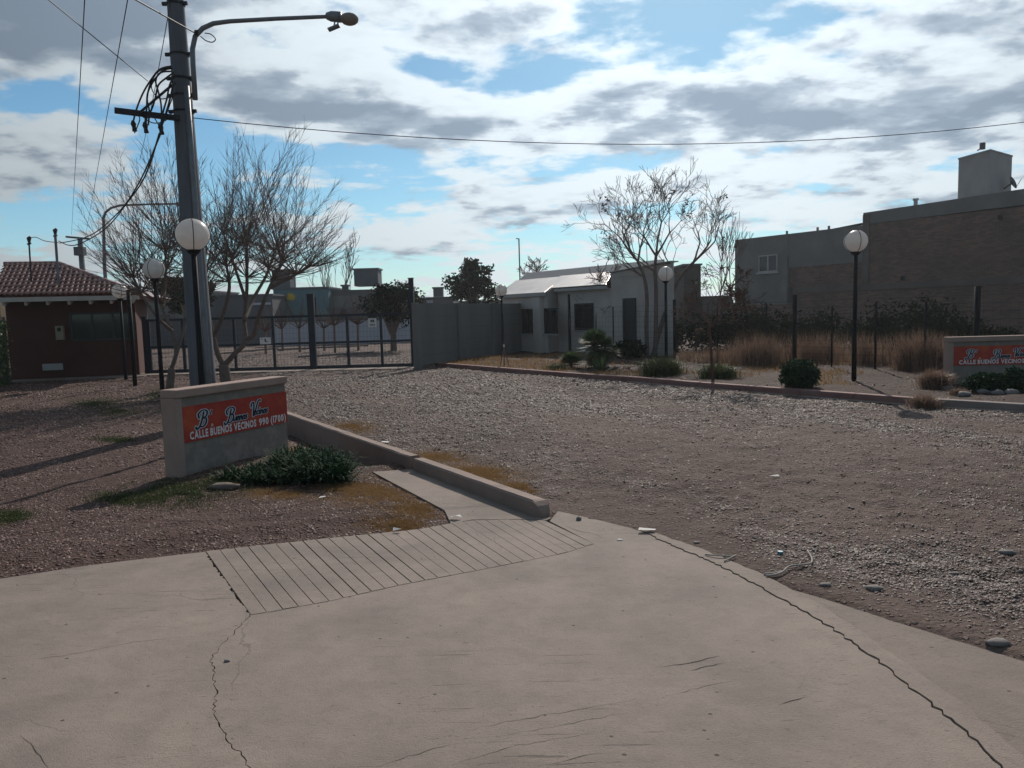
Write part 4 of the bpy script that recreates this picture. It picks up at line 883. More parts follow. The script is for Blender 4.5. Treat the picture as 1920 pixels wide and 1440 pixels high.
def tuft(u, v, z, n, L, w, mt, label, up=.8, D=None, rad=.07, group=None):
    p = G(u, v, z); p.z = H(p.x, p.y); t = thing('grass_tussock', p, label, 'grass tussock', group); x = p.x+rng.normal(0, rad, n); y = p.y+rng.normal(0, rad, n)
    blades('blades', x, y, L*.5, L, w, M[mt], lean=1.0/up, z=np.full(n, p.z), parent=t); return t
GRP = 'grass tussocks beside the kerb'
tuft(1240, 703, .2, 2200, .48, .012, 'greengrass', 'round grey green tussock hiding the foot of the middle globe lamp', rad=.16, group=GRP)
tuft(1345, 709, .2, 1400, .38, .012, 'greengrass', 'tussock around the foot of the small reddish tree', rad=.14, group=GRP)
tuft(1752, 727, .2, 1100, .42, .010, 'tallgrass', 'straw coloured tussock against the left end of the right sign', rad=.09, group=GRP)
tuft(1735, 752, .2, 900, .26, .009, 'tallgrass', 'small tussock spilling over the gap in the kerb', rad=.07, group=GRP)
tuft(1797, 741, .2, 400, .14, .008, 'tallgrass', 'tiny tussock on the kerb edge in front of the right sign', rad=.05, group=GRP)
tuft(1045, 693, .2, 500, .22, .010, 'greengrass', 'small green tuft left of the palm', rad=.12, group=GRP)
def bush(u, v, z, rad, n, s_, mt, label, name='round_bush'):
    p = G(u, v, z); p.z = H(p.x, p.y); t = thing(name, p, label, 'bush'); mb = MB(); rn = random.Random(int(u)); leafball(name, mb, p+Vector((0, 0, rad[2]*.8)), rad, n, s_, rn, .35)
    leafball(name, mb, p+Vector((0, 0, rad[2]*.7)), tuple(r_*.6 for r_ in rad), n//4, s_*1.4, rn, 0.0); mb.build('foliage', M[mt], t)
    sb = MB(); sb.tube([p, p+Vector((0, 0, rad[2]))], [.03, .015], 5); sb.build('stem', M['bark'], t); return t
bush(1499, 727, .2, (.33, .33, .27), 5200, .026, 'bush', 'clipped round dark green bush between the kerb and the right globe lamp')
bush(1855, 736, .2, (.36, .2, .17), 1800, .035, 'bush', 'low dark shrub under the right sign board')
bush(1905, 735, .2, (.22, .2, .2), 900, .035, 'bush', 'dark shrub at the photo edge under the right sign')
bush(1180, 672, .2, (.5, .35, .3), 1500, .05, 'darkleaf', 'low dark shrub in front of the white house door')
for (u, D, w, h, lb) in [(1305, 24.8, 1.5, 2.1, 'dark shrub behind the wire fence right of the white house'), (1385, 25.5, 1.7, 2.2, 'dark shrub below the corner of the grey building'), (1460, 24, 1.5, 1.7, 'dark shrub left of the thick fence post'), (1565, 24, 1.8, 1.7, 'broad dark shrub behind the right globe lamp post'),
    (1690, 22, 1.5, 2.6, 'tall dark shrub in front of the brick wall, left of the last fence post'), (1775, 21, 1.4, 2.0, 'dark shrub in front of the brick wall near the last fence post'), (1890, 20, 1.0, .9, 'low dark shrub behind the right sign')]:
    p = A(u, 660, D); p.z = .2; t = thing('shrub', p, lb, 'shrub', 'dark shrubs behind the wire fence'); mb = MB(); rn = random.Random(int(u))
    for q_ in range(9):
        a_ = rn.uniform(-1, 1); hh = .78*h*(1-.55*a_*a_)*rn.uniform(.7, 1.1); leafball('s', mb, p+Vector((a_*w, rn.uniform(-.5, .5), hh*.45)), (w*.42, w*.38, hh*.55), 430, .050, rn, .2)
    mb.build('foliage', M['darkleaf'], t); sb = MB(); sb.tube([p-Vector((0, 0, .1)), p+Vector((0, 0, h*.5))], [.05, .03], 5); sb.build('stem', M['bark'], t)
# tall dry grass behind the fence
for k, (cl_, lb) in enumerate([([(1385, 18.5, .35, 600, .7), (1412, 18, .3, 900, .95), (1440, 18, .35, 1000, .9), (1475, 18.4, .25, 500, .75)], 'tall dry grass left of the thick fence post'),
    ([(1515, 18.8, .3, 700, .85), (1548, 18.4, .3, 600, .95), (1575, 19, .25, 300, .7)], 'tall dry grass between the fence post and the right lamp'),
    ([(1618, 17.4, .28, 700, .9), (1655, 17.5, .25, 500, .8)], 'tall dry grass right of the right lamp post'), ([(1700, 15.8, .2, 800, .85), (1722, 15.5, .24, 1500, 1.0), (1752, 15.3, .24, 1200, .92), (1790, 15.4, .25, 700, .8)], 'thick tall dry grass left of the right sign'),
    ([(1290, 20, .6, 500, .45), (1345, 19.5, .5, 700, .5)], 'short dry grass near the small reddish tree'), ([(1500, 19.5, 2.6, 1300, .34), (1700, 17, 1.6, 800, .32)], 'thin weeds along the foot of the wire fence')]):
    xs_, ys2, hs_ = [], [], []
    for (u, D, w, n, h) in cl_:
        n = int(n*.52)
        c_ = A(u, 680, D); xs_.append(c_.x+rng.normal(0, w*.5, n)); ys2.append(c_.y+rng.normal(0, .22, n)); hs_.append(np.full(n, h))
    x, y, hh = np.concatenate(xs_), np.concatenate(ys2), np.concatenate(hs_); hm = float(hh.max()); z = hgt(x, y)-(hm-hh)*.55
    blades('tall_dry_grass', x, y, hm*.4, hm, .011, M['tallgrass'], .55, z=z, label=lb, cat='grass', kind='stuff')
x = rng.uniform(-3, 9, 40000); y = rng.uniform(13, 25, 40000); ok = pip(GARD, x, y) & (fbm(x*.9, y*.9)+.25*sstep((3.5-x)/4) > .54)
blades('low_dry_grass', x[ok], y[ok], .03, .11, .012, M['drygrass'], .7, label='short dry grass scattered over the garden', cat='grass', kind='stuff')
# palm with fan leaves
pp = G(1118, 690, .2); t = thing('palm', on(pp), 'young palm with a round green crown beside the kerb', 'palm'); b = on(pp)
mb = MB(); mb.tube([b-Vector((0, 0, .1)), b+Vector((0, 0, .25)), b+Vector((-.02, 0, .46))], [.07, .065, .05], 9); mb.build('trunk', M['bark'], t)
def fans(mb, top, n, L, fr, seed, lo=-.4, hi=1.4):
    rn = random.Random(seed)
    for k in range(n):
        a = rn.uniform(0, 6.283); e = rn.uniform(lo, hi); d = rdir(e, a); q_ = top+d*L; mb.tube([top, q_], [.008, .006], 3, cap=False)
        sd = Vector((-math.sin(a), math.cos(a), 0)); upv = d.cross(sd)*-1
        for j in range(13):
            th = R(-75+150*j/12); fd = (d*math.cos(th)+sd*math.sin(th)).normalized(); w_ = upv.cross(fd).normalized()*.013; e2 = q_+fd*fr*rn.uniform(.85, 1.05)+Vector((0, 0, -.03)); mid = q_.lerp(e2, .55)
            mb.add([q_-w_*.3, q_+w_*.3, mid+w_, mid-w_, e2], [(0, 1, 2, 3), (3, 2, 4)])
mb = MB(); fans(mb, b+Vector((-.02, 0, .48)), 70, .22, .33, 4, -.7, 1.45); fans(mb, b+Vector((.20, .05, .40)), 26, .16, .30, 15, -.3, 1.3); fans(mb, b+Vector((.05, 0, .35)), 30, .18, .30, 5, -.9, .5); mb.build('fronds', M['palm'], t)
pp = G(1072, 690, .2); t = thing('palm', on(pp), 'small yellow green palm clump left of the young palm', 'palm'); b = on(pp); mb = MB(); fans(mb, b+Vector((0, 0, .08)), 34, .16, .26, 6, .1, 1.4); mb.build('fronds', M['palm'], t)
sb = MB(); sb.tube([b-Vector((0, 0, .05)), b+Vector((0, 0, .09))], [.05, .04], 7); sb.build('trunk', M['bark'], t)
pp = G(1128, 697, .2); t = thing('spiky_plant', on(pp), 'spiky blue green rosette plant at the foot of the young palm', 'plant'); b = on(pp); mb = MB(); rn = random.Random(9)
for k in range(90):
    d = rdir(rn.uniform(.05, 1.4), rn.uniform(0, 6.283)); sd = d.cross(Vector((0, 0, 1))).normalized()*.018; l = rn.uniform(.28, .52); mb.add([b-sd, b+sd, b+d*l*.5+sd*.9, b+d*l*.5-sd*.9, b+d*l], [(0, 1, 2, 3), (3, 2, 4)])
mb.build('leaves', M['palm'], t)

# ------------------------------------------------------------------ gate
GD = 22.4; gz = lambda u, v: A(u, v, GD)
t = thing('sliding_gate', (gz(430, 700).x, GD, .1), 'dark steel frame gate with wire mesh across the end of the drive, left leaf', 'gate', 'leaves of the entrance gate')
t2 = thing('sliding_gate', (gz(680, 690).x, GD, .1), 'dark steel frame gate leaf carrying a white notice, right of the thick post', 'gate', 'leaves of the entrance gate')
XL, XM, XR = gz(275, 650).x, gz(587, 650).x, gz(775, 640).x
zt, zm, zb_ = 1.66, .88, .17
def leaf(t, x0, x1, cols):
    for nm, z in (('top_rail', zt), ('middle_rail', zm), ('bottom_rail', zb_)):
        mb = MB(); mb.box(((x0+x1)/2, GD, z), (x1-x0, .05, .065 if nm != 'bottom_rail' else .09)); mb.build(nm, M['gateblue'], t)
    for u in cols:
        x = gz(u, 650).x; mb = MB(); mb.box((x, GD-.003, (zt+zb_)/2), (.075, .06, zt-zb_-.07)); mb.build('upright', M['gateblue'], t)
    mb = MB(); n = int((x1-x0)/.10)
    for k in range(n): x = x0+(k+.5)*(x1-x0)/n; mb.add([(x-.002, GD+.012, zb_), (x+.002, GD+.012, zb_), (x+.002, GD+.012, zt), (x-.002, GD+.012, zt)], [(0, 1, 2, 3)])
    for z in np.arange(zb_+.1, zt-.05, .15): mb.add([(x0, GD+.014, z), (x1, GD+.014, z), (x1, GD+.014, z+.004), (x0, GD+.014, z+.004)], [(0, 1, 2, 3)])
    mb.build('wire_mesh', M['gateblue'], t, kind='stuff')
leaf(t, XL+.06, XM-.1, [281, 345, 441, 514]); leaf(t2, XM+.1, XR-.06, [653, 716])
for (x, w, ztop, lb) in ((XL, .12, 1.75, 'slim dark gate post at the left end beside the guard house'), (XM, .19, 2.28, 'thick dark gate post in the middle of the gate'), (XR, .14, 2.66, 'tall dark gate post beside the precast wall')):
    tp_ = thing('gate_post', (x, GD, .05), lb, 'post', 'posts of the entrance gate'); mb = MB(); mb.box((x, GD-.02, ztop/2), (w, .14, ztop)); mb.build('post', M['gateblue'], tp_, bevel=.01)
    mb = MB(); mb.box((x, GD-.02, ztop+.012), (w+.03, .17, .02)); mb.build('cap', M['gateblue'], tp_)
mb = MB(); x = gz(617, 600).x-.42*4; 
mb = MB(); mb.bar((gz(590, 560).x+.02, GD, 1.7), (gz(589, 550).x+.03, GD, 2.2), .03); mb.build('guide_roller', M['gateblue'], t2)
def notice(u0, v0, u1, v1, lines, par, lb):
    a, b_ = A(u0, v0, GD-.045), A(u1, v1, GD-.045); cx, cz = (a.x+b_.x)/2, (a.z+b_.z)/2; w, h = abs(b_.x-a.x), abs(a.z-b_.z)
    tt = thing('notice', (cx, GD-.045, cz-h/2), lb, 'sign', 'white notices on the gate'); mb = MB(); mb.box((cx, GD-.045, cz), (w, .008, h)); pl = mb.build('plate', M['white'], tt); mb = MB()
    for (xx, zz, ww, hh) in lines: mb.box((cx+xx*w, GD-.051, cz+zz*h), (ww*w, .003, hh*h))
    mb.build('print', M['cable'], pl)
notice(690, 597, 706, 613, [(-.15, .2, .12, .25), (.05, .28, .3, .12), (.0, .1, .4, .1), (.2, .2, .1, .3), (0, -.2, .7, .06), (0, -.33, .6, .06)], None, 'white notice with a dark emblem and two lines on the right gate leaf')
notice(487, 633, 508, 645, [(0, .1, .12, .45), (.12, -.12, .2, .12), (-.3, .25, .1, .1)], None, 'low white notice with a dark mark on the left gate leaf')
mb = MB(); mb.box(((XL+XR)/2, GD-.3, .10), (XR-XL+.6, .9, .05)); mb.build('gate_threshold', M['conc2'], kind='structure')

# ------------------------------------------------------------------ precast wall
W0, W1 = G(783, 689, .15), G(980, 661, .15); W0, W1 = Vector(W0[:2]), Vector(W1[:2]); dW = (W1-W0); LW = dW.length; dW.normalize(); rzW = math.atan2(dW.y, dW.x)
t = thing('precast_wall', (W0.x, W0.y, .1), 'grey precast concrete panel wall between the gate and the white house', 'wall')
NB_ = 3; zt_ = 1.93; nrw = 5
for k in range(NB_+1):
    p = W0+dW*LW*k/NB_; mb = MB(); mb.box((p.x, p.y, zt_/2+.0), (.16, .16, zt_+.03), rzW); mb.build('post', M['precast'], t, bevel=.012)
for k in range(NB_):
    p = W0+dW*LW*(k+.5)/NB_; mb = MB(); mb.box((p.x, p.y, (zt_)/2-.01), (LW/NB_-.166, .022, zt_-.04), rzW); mb.build('joint_backing', M['tank'], t)  # dark backing added to stop light passing through the panel joints
    for j in range(nrw):
        p = W0+dW*LW*(k+.5)/NB_; hh = (zt_-.1)/nrw; off = random.uniform(-.006, .006); nn = Vector((-dW.y, dW.x))*off; mb = MB(); mb.box((p.x+nn.x, p.y+nn.y, .1+hh*(j+.5)), (LW/NB_-.165, .05, hh-.012), rzW); mb.build('panel', M['precast'], t)

# ------------------------------------------------------------------ white house
hR, hL = Vector(G(1265, 669, .2)[:2]), Vector(G(985, 657, .2)[:2])
hd = (hL-hR).normalized(); hn = Vector((-hd.y, hd.x)); hn = hn if hn.y < 0 else -hn; 
house = thing('white_house', (hR.x, hR.y, .1), 'small white painted brick house with a bright metal roof behind the bare tree', 'house')
def onwall(u, P0=None, d_=None):        # where a pixel column meets the wall line
    P0 = P0 or hR; d_ = d_ or hd; r_ = ray(u, 620); rx, ry = r_.x, r_.y; det = d_.x*(-ry)+rx*d_.y
    return (-(P0.x)*(-ry)+(-rx)*P0.y)/det
hback = Vector((.185, .983))
def HP(s_, n_, z): p = hR+hd*s_+(hn*n_ if n_ > 0 else hback*-n_); return Vector((p.x, p.y, z))
def hbox(mb, s0, s1, n0, n1, z0, z1):
    vs = [HP(s_, n_, z) for z in (z0, z1) for (s_, n_) in ((s0, n0), (s1, n0), (s1, n1), (s0, n1))]; mb.add(vs, [(0, 3, 2, 1), (4, 5, 6, 7), (0, 1, 5, 4), (1, 2, 6, 5), (2, 3, 7, 6), (3, 0, 4, 7)])
LH = (hL-hR).length
sS = onwall(1147); sB = onwall(1047); LE = LH+.75
# wall courses so the painted brick reads
def courses(s0, s1, n_, z0, z1):
    mb = MB(); hbox(mb, s0, s1, n_-.30, n_-.02, z0, z1); w = mb.build('wall', M['housewhite'], house); hb = .12; z = z0
    while z < z1-.05:
        mb = MB(); hbox(mb, s0+.002, s1-.002, n_-.0195, n_+random.uniform(0, .006), z+.010, min(z+hb, z1)-.002); mb.build('brick_course', M['housewhite'], w); z += hb
courses(0, sS, 0, -.1, 2.62); courses(sS+.003, sB, -.10, -.1, 2.30)
mb = MB(); hbox(mb, sB+.003, LE, -.5, .45, -.1, 2.2); mb.v = [(x_, y_, (2.28 if q_ in (6, 7) else 2.52) if z_ > 1 else z_) for q_, (x_, y_, z_) in enumerate(mb.v)]; mb.build('bay', M['housewhite'], house)
zR = A(1263, 491, hR.y).z; 
mb = MB(); vs = [HP(0, .03, 2.623), HP(sS, .03, 2.623), HP(sS, .03, 2.76), HP(0, .03, zR), HP(0, -.2, 2.623), HP(sS, -.2, 2.623), HP(sS, -.2, 2.76), HP(0, -.2, zR)]
mb.add(vs, [(0, 1, 2, 3), (7, 6, 5, 4), (3, 2, 6, 7), (1, 5, 6, 2), (0, 3, 7, 4)]); mb.build('parapet', M['housewhite'], house)
mb = MB(); mb.bar(HP(-.02, -.08, zR+.02), HP(sS+.02, -.08, 2.78), .34, .03); mb.build('coping', M['framewhite'], house)
mb = MB(); hbox(mb, -.0, .2, -5, -.303, -.1, 2.9); mb.build('side_wall', M['housewhite'], house)
# corrugated roof sloping to the front
def roofsheet(s0, s1, n0, z0, n1, z1, name, m_):
    mb = MB(); K = int((s1-s0)/.09)*2; vs = []; 
    for k in range(K+1):
        s_ = s0+(s1-s0)*k/K; o_ = .018*(k % 2); vs += [HP(s_, n0, z0+o_), HP(s_, n1, z1+o_)]
    mb.add(vs, [(2*k, 2*k+1, 2*k+3, 2*k+2) for k in range(K)]); return mb.build(name, m_, house, smooth=True)
roofsheet(sS+.03, sB+.14, .18, 2.41, -1.5, 2.885, 'roof_sheet', M['zinc'])
roofsheet(sB-.08, LE+.2, .62, 2.258, -1.5, 2.86, 'roof_sheet', M['zinc'])
roofsheet(.3, LE+.2, -1.503, 2.80, -4.2, 3.28, 'upper_roof_sheet', M['zincdark'])
mb = MB(); hbox(mb, sS+.03, sB, .12, .16, 2.28, 2.375); hbox(mb, sB-.07, LE+.18, .56, .60, 2.15, 2.245); mb.build('fascia', M['framewhite'], house)
mb = MB(); hbox(mb, sS+.03, LE+.2, -1.52, -1.4, 2.3, 2.79); mb.build('roof_beam', M['zincdark'], house)
def hwin(u0, u1, z0, z1, n_, name='window', door=False):
    s0, s1 = sorted((onwall(u0), onwall(u1)))
    if n_ > .2:  # bay stands forward of the wall line
        P0 = hR+hn*n_; s0, s1 = sorted((onwall(u0, P0), onwall(u1, P0)))
    mb = MB(); t_ = .05
    for (a, b_, c_, d_) in ((s0, s1, z1-t_, z1), (s0, s1, z0, z0+t_), (s0, s0+t_, z0+t_, z1-t_), (s1-t_, s1, z0+t_, z1-t_)): hbox(mb, a, b_, n_+.002, n_+.035, c_, d_)
    if not door: hbox(mb, (s0+s1)/2-.02, (s0+s1)/2+.02, n_+.003, n_+.033, z0+t_, z1-t_)
    w = mb.build(name, M['frame'], house)
    mb = MB(); hbox(mb, s0+t_, s1-t_, n_+.001, n_+.018, z0+t_, z1-t_); mb.build('leaf' if door else 'pane', M['frame'] if door else M['glassdark'], w)
    if not door: mb = MB(); hbox(mb, s0-.05, s1+.05, n_+.002, n_+.07, z0-.05, z0-.003); mb.build('sill', M['framewhite'], w)
hwin(1170, 1194, .15, 1.95, .014, 'door', True); hwin(1077, 1113, .95, 1.85, -.084)
hwin(1022, 1047, .85, 1.72, .452); hwin(980, 1004, .85, 1.72, .452)
mb = MB(); P0 = hR+hn*.45; sc0 = onwall(1020, P0); sc1 = onwall(1007, P0); hbox(mb, sc0, sc1, .452, .62, -.1, 2.11); mb.build('column', M['housewhite'], house)
mb = MB(); a = A(975, 530, 32); mb.tube([(a.x, 32, 2.2), (a.x, 32, A(975, 447, 32).z)], .03, 6); mb.tube([(a.x-.01, 32, A(975, 447, 32).z-.02), (a.x-.12, 32, A(975, 447, 32).z+.0)], .02, 5); mb.build('antenna_mast', M['galv'], label='thin antenna mast standing above the left of the white house', cat='antenna')

# ------------------------------------------------------------------ brick building
bA, bB = Vector(A(1378, 600, 44)[:2]), Vector(A(1920, 600, 31)[:2]); bd_ = (bB-bA).normalized(); bn = Vector((-bd_.y, bd_.x)); bn = bn if bn.x < 0 else -bn
M['brick'] = brick_mat('rough_brick', -math.atan2(bd_.y, bd_.x))
bb = thing('brick_building', (bA.x, bA.y, 0), 'large two storey building of rough brick and grey render on the right', 'building')
def bs(u):
    r_ = ray(u, 560); d_ = bd_; det = d_.x*(-r_.y)+r_.x*d_.y; return (-(bA.x)*(-r_.y)+(-r_.x)*bA.y)/det
def BP(s_, n_, z): p = bA+bd_*s_+bn*n_; return Vector((p.x, p.y, z))
def bbox(mb, s0, s1, n0, n1, z0, z1, z1b=None):
    z1b = z1 if z1b is None else z1b
    vs = [BP(s0, n0, z0), BP(s1, n0, z0), BP(s1, n1, z0), BP(s0, n1, z0), BP(s0, n0, z1), BP(s1, n0, z1b), BP(s1, n1, z1b), BP(s0, n1, z1)]; mb.add(vs, [(0, 1, 2, 3), (7, 6, 5, 4), (0, 4, 5, 1), (1, 5, 6, 2), (2, 6, 7, 3), (3, 7, 4, 0)])
s1480, s1617, sEnd = bs(1478), bs(1617), bs(1920)+9
zz = lambda u, v: A(u, v, (bA+bd_*bs(u)).y).z
zA, zB1, zB2 = zz(1378, 450), zz(1610, 423), zz(1619, 399); zC = zz(1915, 354)
zc1, zc2 = zz(1480, 507), zz(1600, 487)
mb = MB(); bbox(mb, 0, s1480, -7, 0, zz(1400, 572), zA, zA+(zB1-zA)*s1480/s1617); mb.build('rendered_wall', M['plaster'], bb)
mb = MB(); bbox(mb, s1480+.002, s1617-.002, -7, -.02, (zc1+zc2)/2, zA+(zB1-zA)*s1480/s1617, zB1); mb.build('rendered_wall', M['plaster'], bb)
mb = MB(); bbox(mb, s1480-.35, s1480, .002, .10, zz(1478, 570), zA-1.2); mb.build('render_pilaster', M['plaster'], bb)
zbm = (zz(1490, 550)+zz(1900, 531))/2
mb = MB(); bbox(mb, s1480+.004, s1617-.003, -6.9, -.06, zbm+.28, (zc1+zc2)/2-.003); mb.build('brick_wall', M['brick'], bb)
mb = MB(); bbox(mb, s1617, sEnd, -7, 0, zbm+.28, zB2-.55, zC-.75); mb.build('brick_wall', M['brick'], bb)
mb = MB(); bbox(mb, s1617-.001, sEnd, -7.01, .03, zB2-.547, zB2, zB2+(zC-zB2)*(sEnd-s1617)/(bs(1915)-s1617)); mb.build('top_beam', M['plaster'], bb)
mb = MB(); bbox(mb, s1480+.3, sEnd, -6.9, .05, zbm, zbm+.278); mb.build('middle_beam', M['concbeam'], bb)
mb = MB(); bbox(mb, s1480+.3, sEnd-.01, -6.8, 0.0, 0, zbm-.003); mb.build('brick_wall', M['brick'], bb)
mb = MB(); bbox(mb, -.3, s1480+.297, -6.8, .06, 0, zz(1400, 572)-.004); mb.build('brick_wall', M['brick'], bb)
mb = MB(); bbox(mb, s1617, s1617+.35, .031, .07, zbm+.3, zB2-.1); mb.build('corner_column', M['concbeam'], bb)
# window
w0, w1 = bs(1423), bs(1458); wz0, wz1 = zz(1440, 510), zz(1440, 478); mb = MB(); f_ = .06
for a, b_, c_, d_ in ((w0, w1, wz1-f_, wz1), (w0, w1, wz0, wz0+f_), (w0, w0+f_, wz0+f_, wz1-f_), (w1-f_, w1, wz0+f_, wz1-f_), ((w0+w1)/2-.04, (w0+w1)/2+.04, wz0+f_, wz1-f_)): bbox(mb, a, b_, .002, .05, c_, d_)
wf = mb.build('window', M['framewhite'], bb)
for a, b_, m_ in ((w0+f_, (w0+w1)/2-.04, 'glassdark'), ((w0+w1)/2+.04, w1-f_, 'greywall')):
    mb = MB(); bbox(mb, a, b_, .001, .02, wz0+f_, wz1-f_); mb.build('pane', M[m_], wf)
mb = MB(); bbox(mb, w0-.1, w1+.1, .002, .12, wz0-.09, wz0-.003); mb.build('sill', M['framewhite'], wf)
mb = MB(); mb.tube([BP(bs(1540), -.4, zB1-.02), BP(bs(1612), -.4, zB1+.12)], .06, 6); mb.build('roof_pipe', M['cable'], bb)
for u in (1470, 1527, 1548): mb = MB(); s_ = bs(u); z_ = zA+(zB1-zA)*s_/s1617; mb.box(BP(s_, -.2, z_+.09), (.09, .09, .18)); mb.build('vent', M['plaster'], bb)
s_ = bs(1701); mb = MB(); z_ = zB2+(zC-zB2)*(s_-s1617)/(bs(1915)-s1617); mb.tube([BP(s_, -.5, z_-.1), BP(s_, -.5, z_+.28)], .09, 8); mb.tube([BP(s_, -.5, z_+.28), BP(s_, -.5, z_+.36)], .13, 8); mb.build('chimney_pipe', M['framewhite'], bb)
for (u, v) in ((1693, 522), (1872, 408)): mb = MB(); s_ = bs(u); mb.box(BP(s_, .02, zz(u, v)), (.18, .1, .2)); mb.build('putlog_hole', M['cable'], bb)
# concrete tank house on the roof, seen on its corner
q0, q1, q2 = Vector(A(1797, 320, 36.5)[:2]), Vector(A(1856, 320, 34.6)[:2]), Vector(A(1897, 320, 36.2)[:2]); q3 = q0+q2-q1
zt0, zt1 = 5.6, A(1852, 283, 34.6).z
M['tankpale'] = mat('tank_render', (0.34, 0.33, 0.32), (0.28, 0.27, 0.265), 1.2, .9, .3)
tk = thing('roof_tank_house', (q1.x, q1.y, zt0), 'square grey rendered tank house on the roof of the brick building', 'water tank'); mb = MB(); mb.prism([q0, q1, q2, q3], zt0, zt1); mb.build('walls', M['tankpale'], tk)
cc = (q0+q1+q2+q3)/4; mb = MB(); mb.prism([cc+(q-cc)*1.03 for q in (q0, q1, q2, q3)], zt1+.002, zt1+.07); mb.build('lid', M['tankpale'], tk)
mb = MB(); a = A(1842, 280, 34.9); mb.tube([a, a+Vector((0, 0, .28))], .12, 8); mb.bar(A(1833, 282, 34.9), A(1846, 274, 34.9), .08, .05); mb.build('hatch', M['tank'], tk)
sd_ = A(1900, 342, 35.2); t = thing('satellite_dish', sd_, 'dark satellite dish on the right side of the roof tank house', 'satellite dish'); mb = MB()
dn = Vector((.55, -.75, .35)).normalized(); e1 = dn.cross(Vector((0, 0, 1))).normalized(); e2 = e1.cross(dn)
vs = [sd_-dn*.08]; 
for r_, o_ in ((.15, -.06), (.30, 0)): vs += [sd_+dn*o_+(e1*math.cos(a)+e2*math.sin(a))*r_ for a in [2*math.pi*k/16 for k in range(16)]]
mb.add(vs, [(0, 1+k, 1+(k+1) % 16) for k in range(16)]+[(1+k, 17+k, 17+(k+1) % 16, 1+(k+1) % 16) for k in range(16)]); mb.build('dish', M['tank'], t)
mb = MB(); mb.tube([sd_, sd_+Vector((-.3, .2, -.25))], .03, 5); mb.tube([sd_+e2*-.28, sd_+dn*.35], .012, 4); mb.build('bracket', M['cable'], t)

# ------------------------------------------------------------------ wire fence on the right
fp0, fpd = Vector(G(1490, 685, .2)[:2]), Vector((.65, -1)).normalized()
def fs_(u):
    r_ = ray(u, 620); det = fpd.x*(-r_.y)+r_.x*fpd.y; return (-(fp0.x)*(-r_.y)+(-r_.x)*fp0.y)/det
fence = thing('wire_fence', (fp0.x, fp0.y, .2), 'dark wire fence on steel posts in front of the brick building and white house', 'fence')
for (u, w, ztp) in ((1068, .09, 2.15), (1150, .04, 1.7), (1265, .09, 1.84), (1345, .04, 1.6), (1437, .04, 1.65), (1490, .10, 1.84), (1560, .04, 1.55), (1642, .05, 1.62), (1735, .05, 1.6), (1831, .11, 1.86), (2000, .1, 1.85)):
    p = fp0+fpd*fs_(u); mb = MB(); mb.tube([(p.x, p.y, .0), (p.x, p.y, ztp)], w/2, 8); mb.build('post', M['black'], fence, smooth=True)
mb = MB(); s0, s1 = fs_(1068), fs_(2000)
for z in np.arange(.35, 1.7, .15): a, b_ = fp0+fpd*s0, fp0+fpd*s1; mb.tube([(a.x, a.y, z), ((a.x+b_.x)/2, (a.y+b_.y)/2, z-.02), (b_.x, b_.y, z)], .003, 3, cap=False)
n = int((s1-s0)/.15)
for k in range(n): p = fp0+fpd*(s0+(s1-s0)*k/n); mb.tube([(p.x, p.y, .25), (p.x, p.y, 1.55)], .0022, 3, cap=False)
mb.build('wires', M['cable'], fence, kind='stuff')

# ------------------------------------------------------------------ guard house
gA, gB = Vector(G(22, 716, .06)[:2]), Vector(G(262, 706, .06)[:2]); gd_ = (gB-gA).normalized(); gn_ = Vector((gd_.y, -gd_.x)); LG = (gB-gA).length
gh = thing('guard_house', (gA.x, gA.y, .05), 'dark red guard house with clay tile roof left of the gate', 'house')
def GP(s_, n_, z): p = gA+gd_*s_+gn_*n_; return Vector((p.x, p.y, z))
def gbox(mb, s0, s1, n0, n1, z0, z1):
    vs = [GP(s_, n_, z) for z in (z0, z1) for (s_, n_) in ((s0, n0), (s1, n0), (s1, n1), (s0, n1))]; mb.add(vs, [(0, 1, 2, 3), (7, 6, 5, 4), (0, 4, 5, 1), (1, 5, 6, 2), (2, 6, 7, 3), (3, 7, 4, 0)])
mb = MB(); gq = [Vector(GP(s_, n_, 0)[:2]) for s_, n_ in ((0, 0), (LG, 0))]; gq += [gq[1]+Vector((-1.25, 3.4)), gq[0]+Vector((-1.25, 3.4))]; mb.prism(gq, -.1, 2.36); mb.build('wall', M['guardwall'], gh)
gu = lambda u, n_=0: (lambda P0: (lambda r_, d_: (-(P0.x)*(-r_.y)+(-r_.x)*P0.y)/(d_.x*(-r_.y)+r_.x*d_.y))(ray(u, 620), gd_))(gA+gn_*n_)
gzv = lambda u, v: A(u, v, GP(gu(u), 0, 0).y).z
a0, a1, z0, z1 = gu(135), gu(252), gzv(190, 638), gzv(190, 586)
mb = MB(); f_ = .05
for k in range(4): s_ = a0+(a1-a0)*k/3; gbox(mb, s_-f_/2, s_+f_/2, .002, .04, z0+f_, z1-f_)
gbox(mb, a0-f_/2, a1+f_/2, .002, .042, z1-f_+.001, z1); gbox(mb, a0-f_/2, a1+f_/2, .002, .042, z0, z0+f_-.001); wf = mb.build('window', M['frame'], gh)
for k in range(3): mb = MB(); q_ = (a1-a0)/3; gbox(mb, a0+q_*k+f_/2, a0+q_*(k+1)-f_/2, .001, .015, z0+f_, z1-f_); mb.build('pane', M['glassdark'], wf)
mb = MB(); gbox(mb, gu(107), gu(122), .002, .16, gzv(115, 637), gzv(115, 611)); mt_ = mb.build('meter_box', M['beige'], gh, bevel=.01)
mb = MB(); gbox(mb, gu(111), gu(118), .161, .166, gzv(115, 621), gzv(115, 614)); mb.build('meter_window', M['glassdark'], mt_)
mb = MB(); gbox(mb, gu(75), gu(113), .002, .05, gzv(94, 694), gzv(94, 682)); mb.build('air_vent', M['framewhite'], gh)
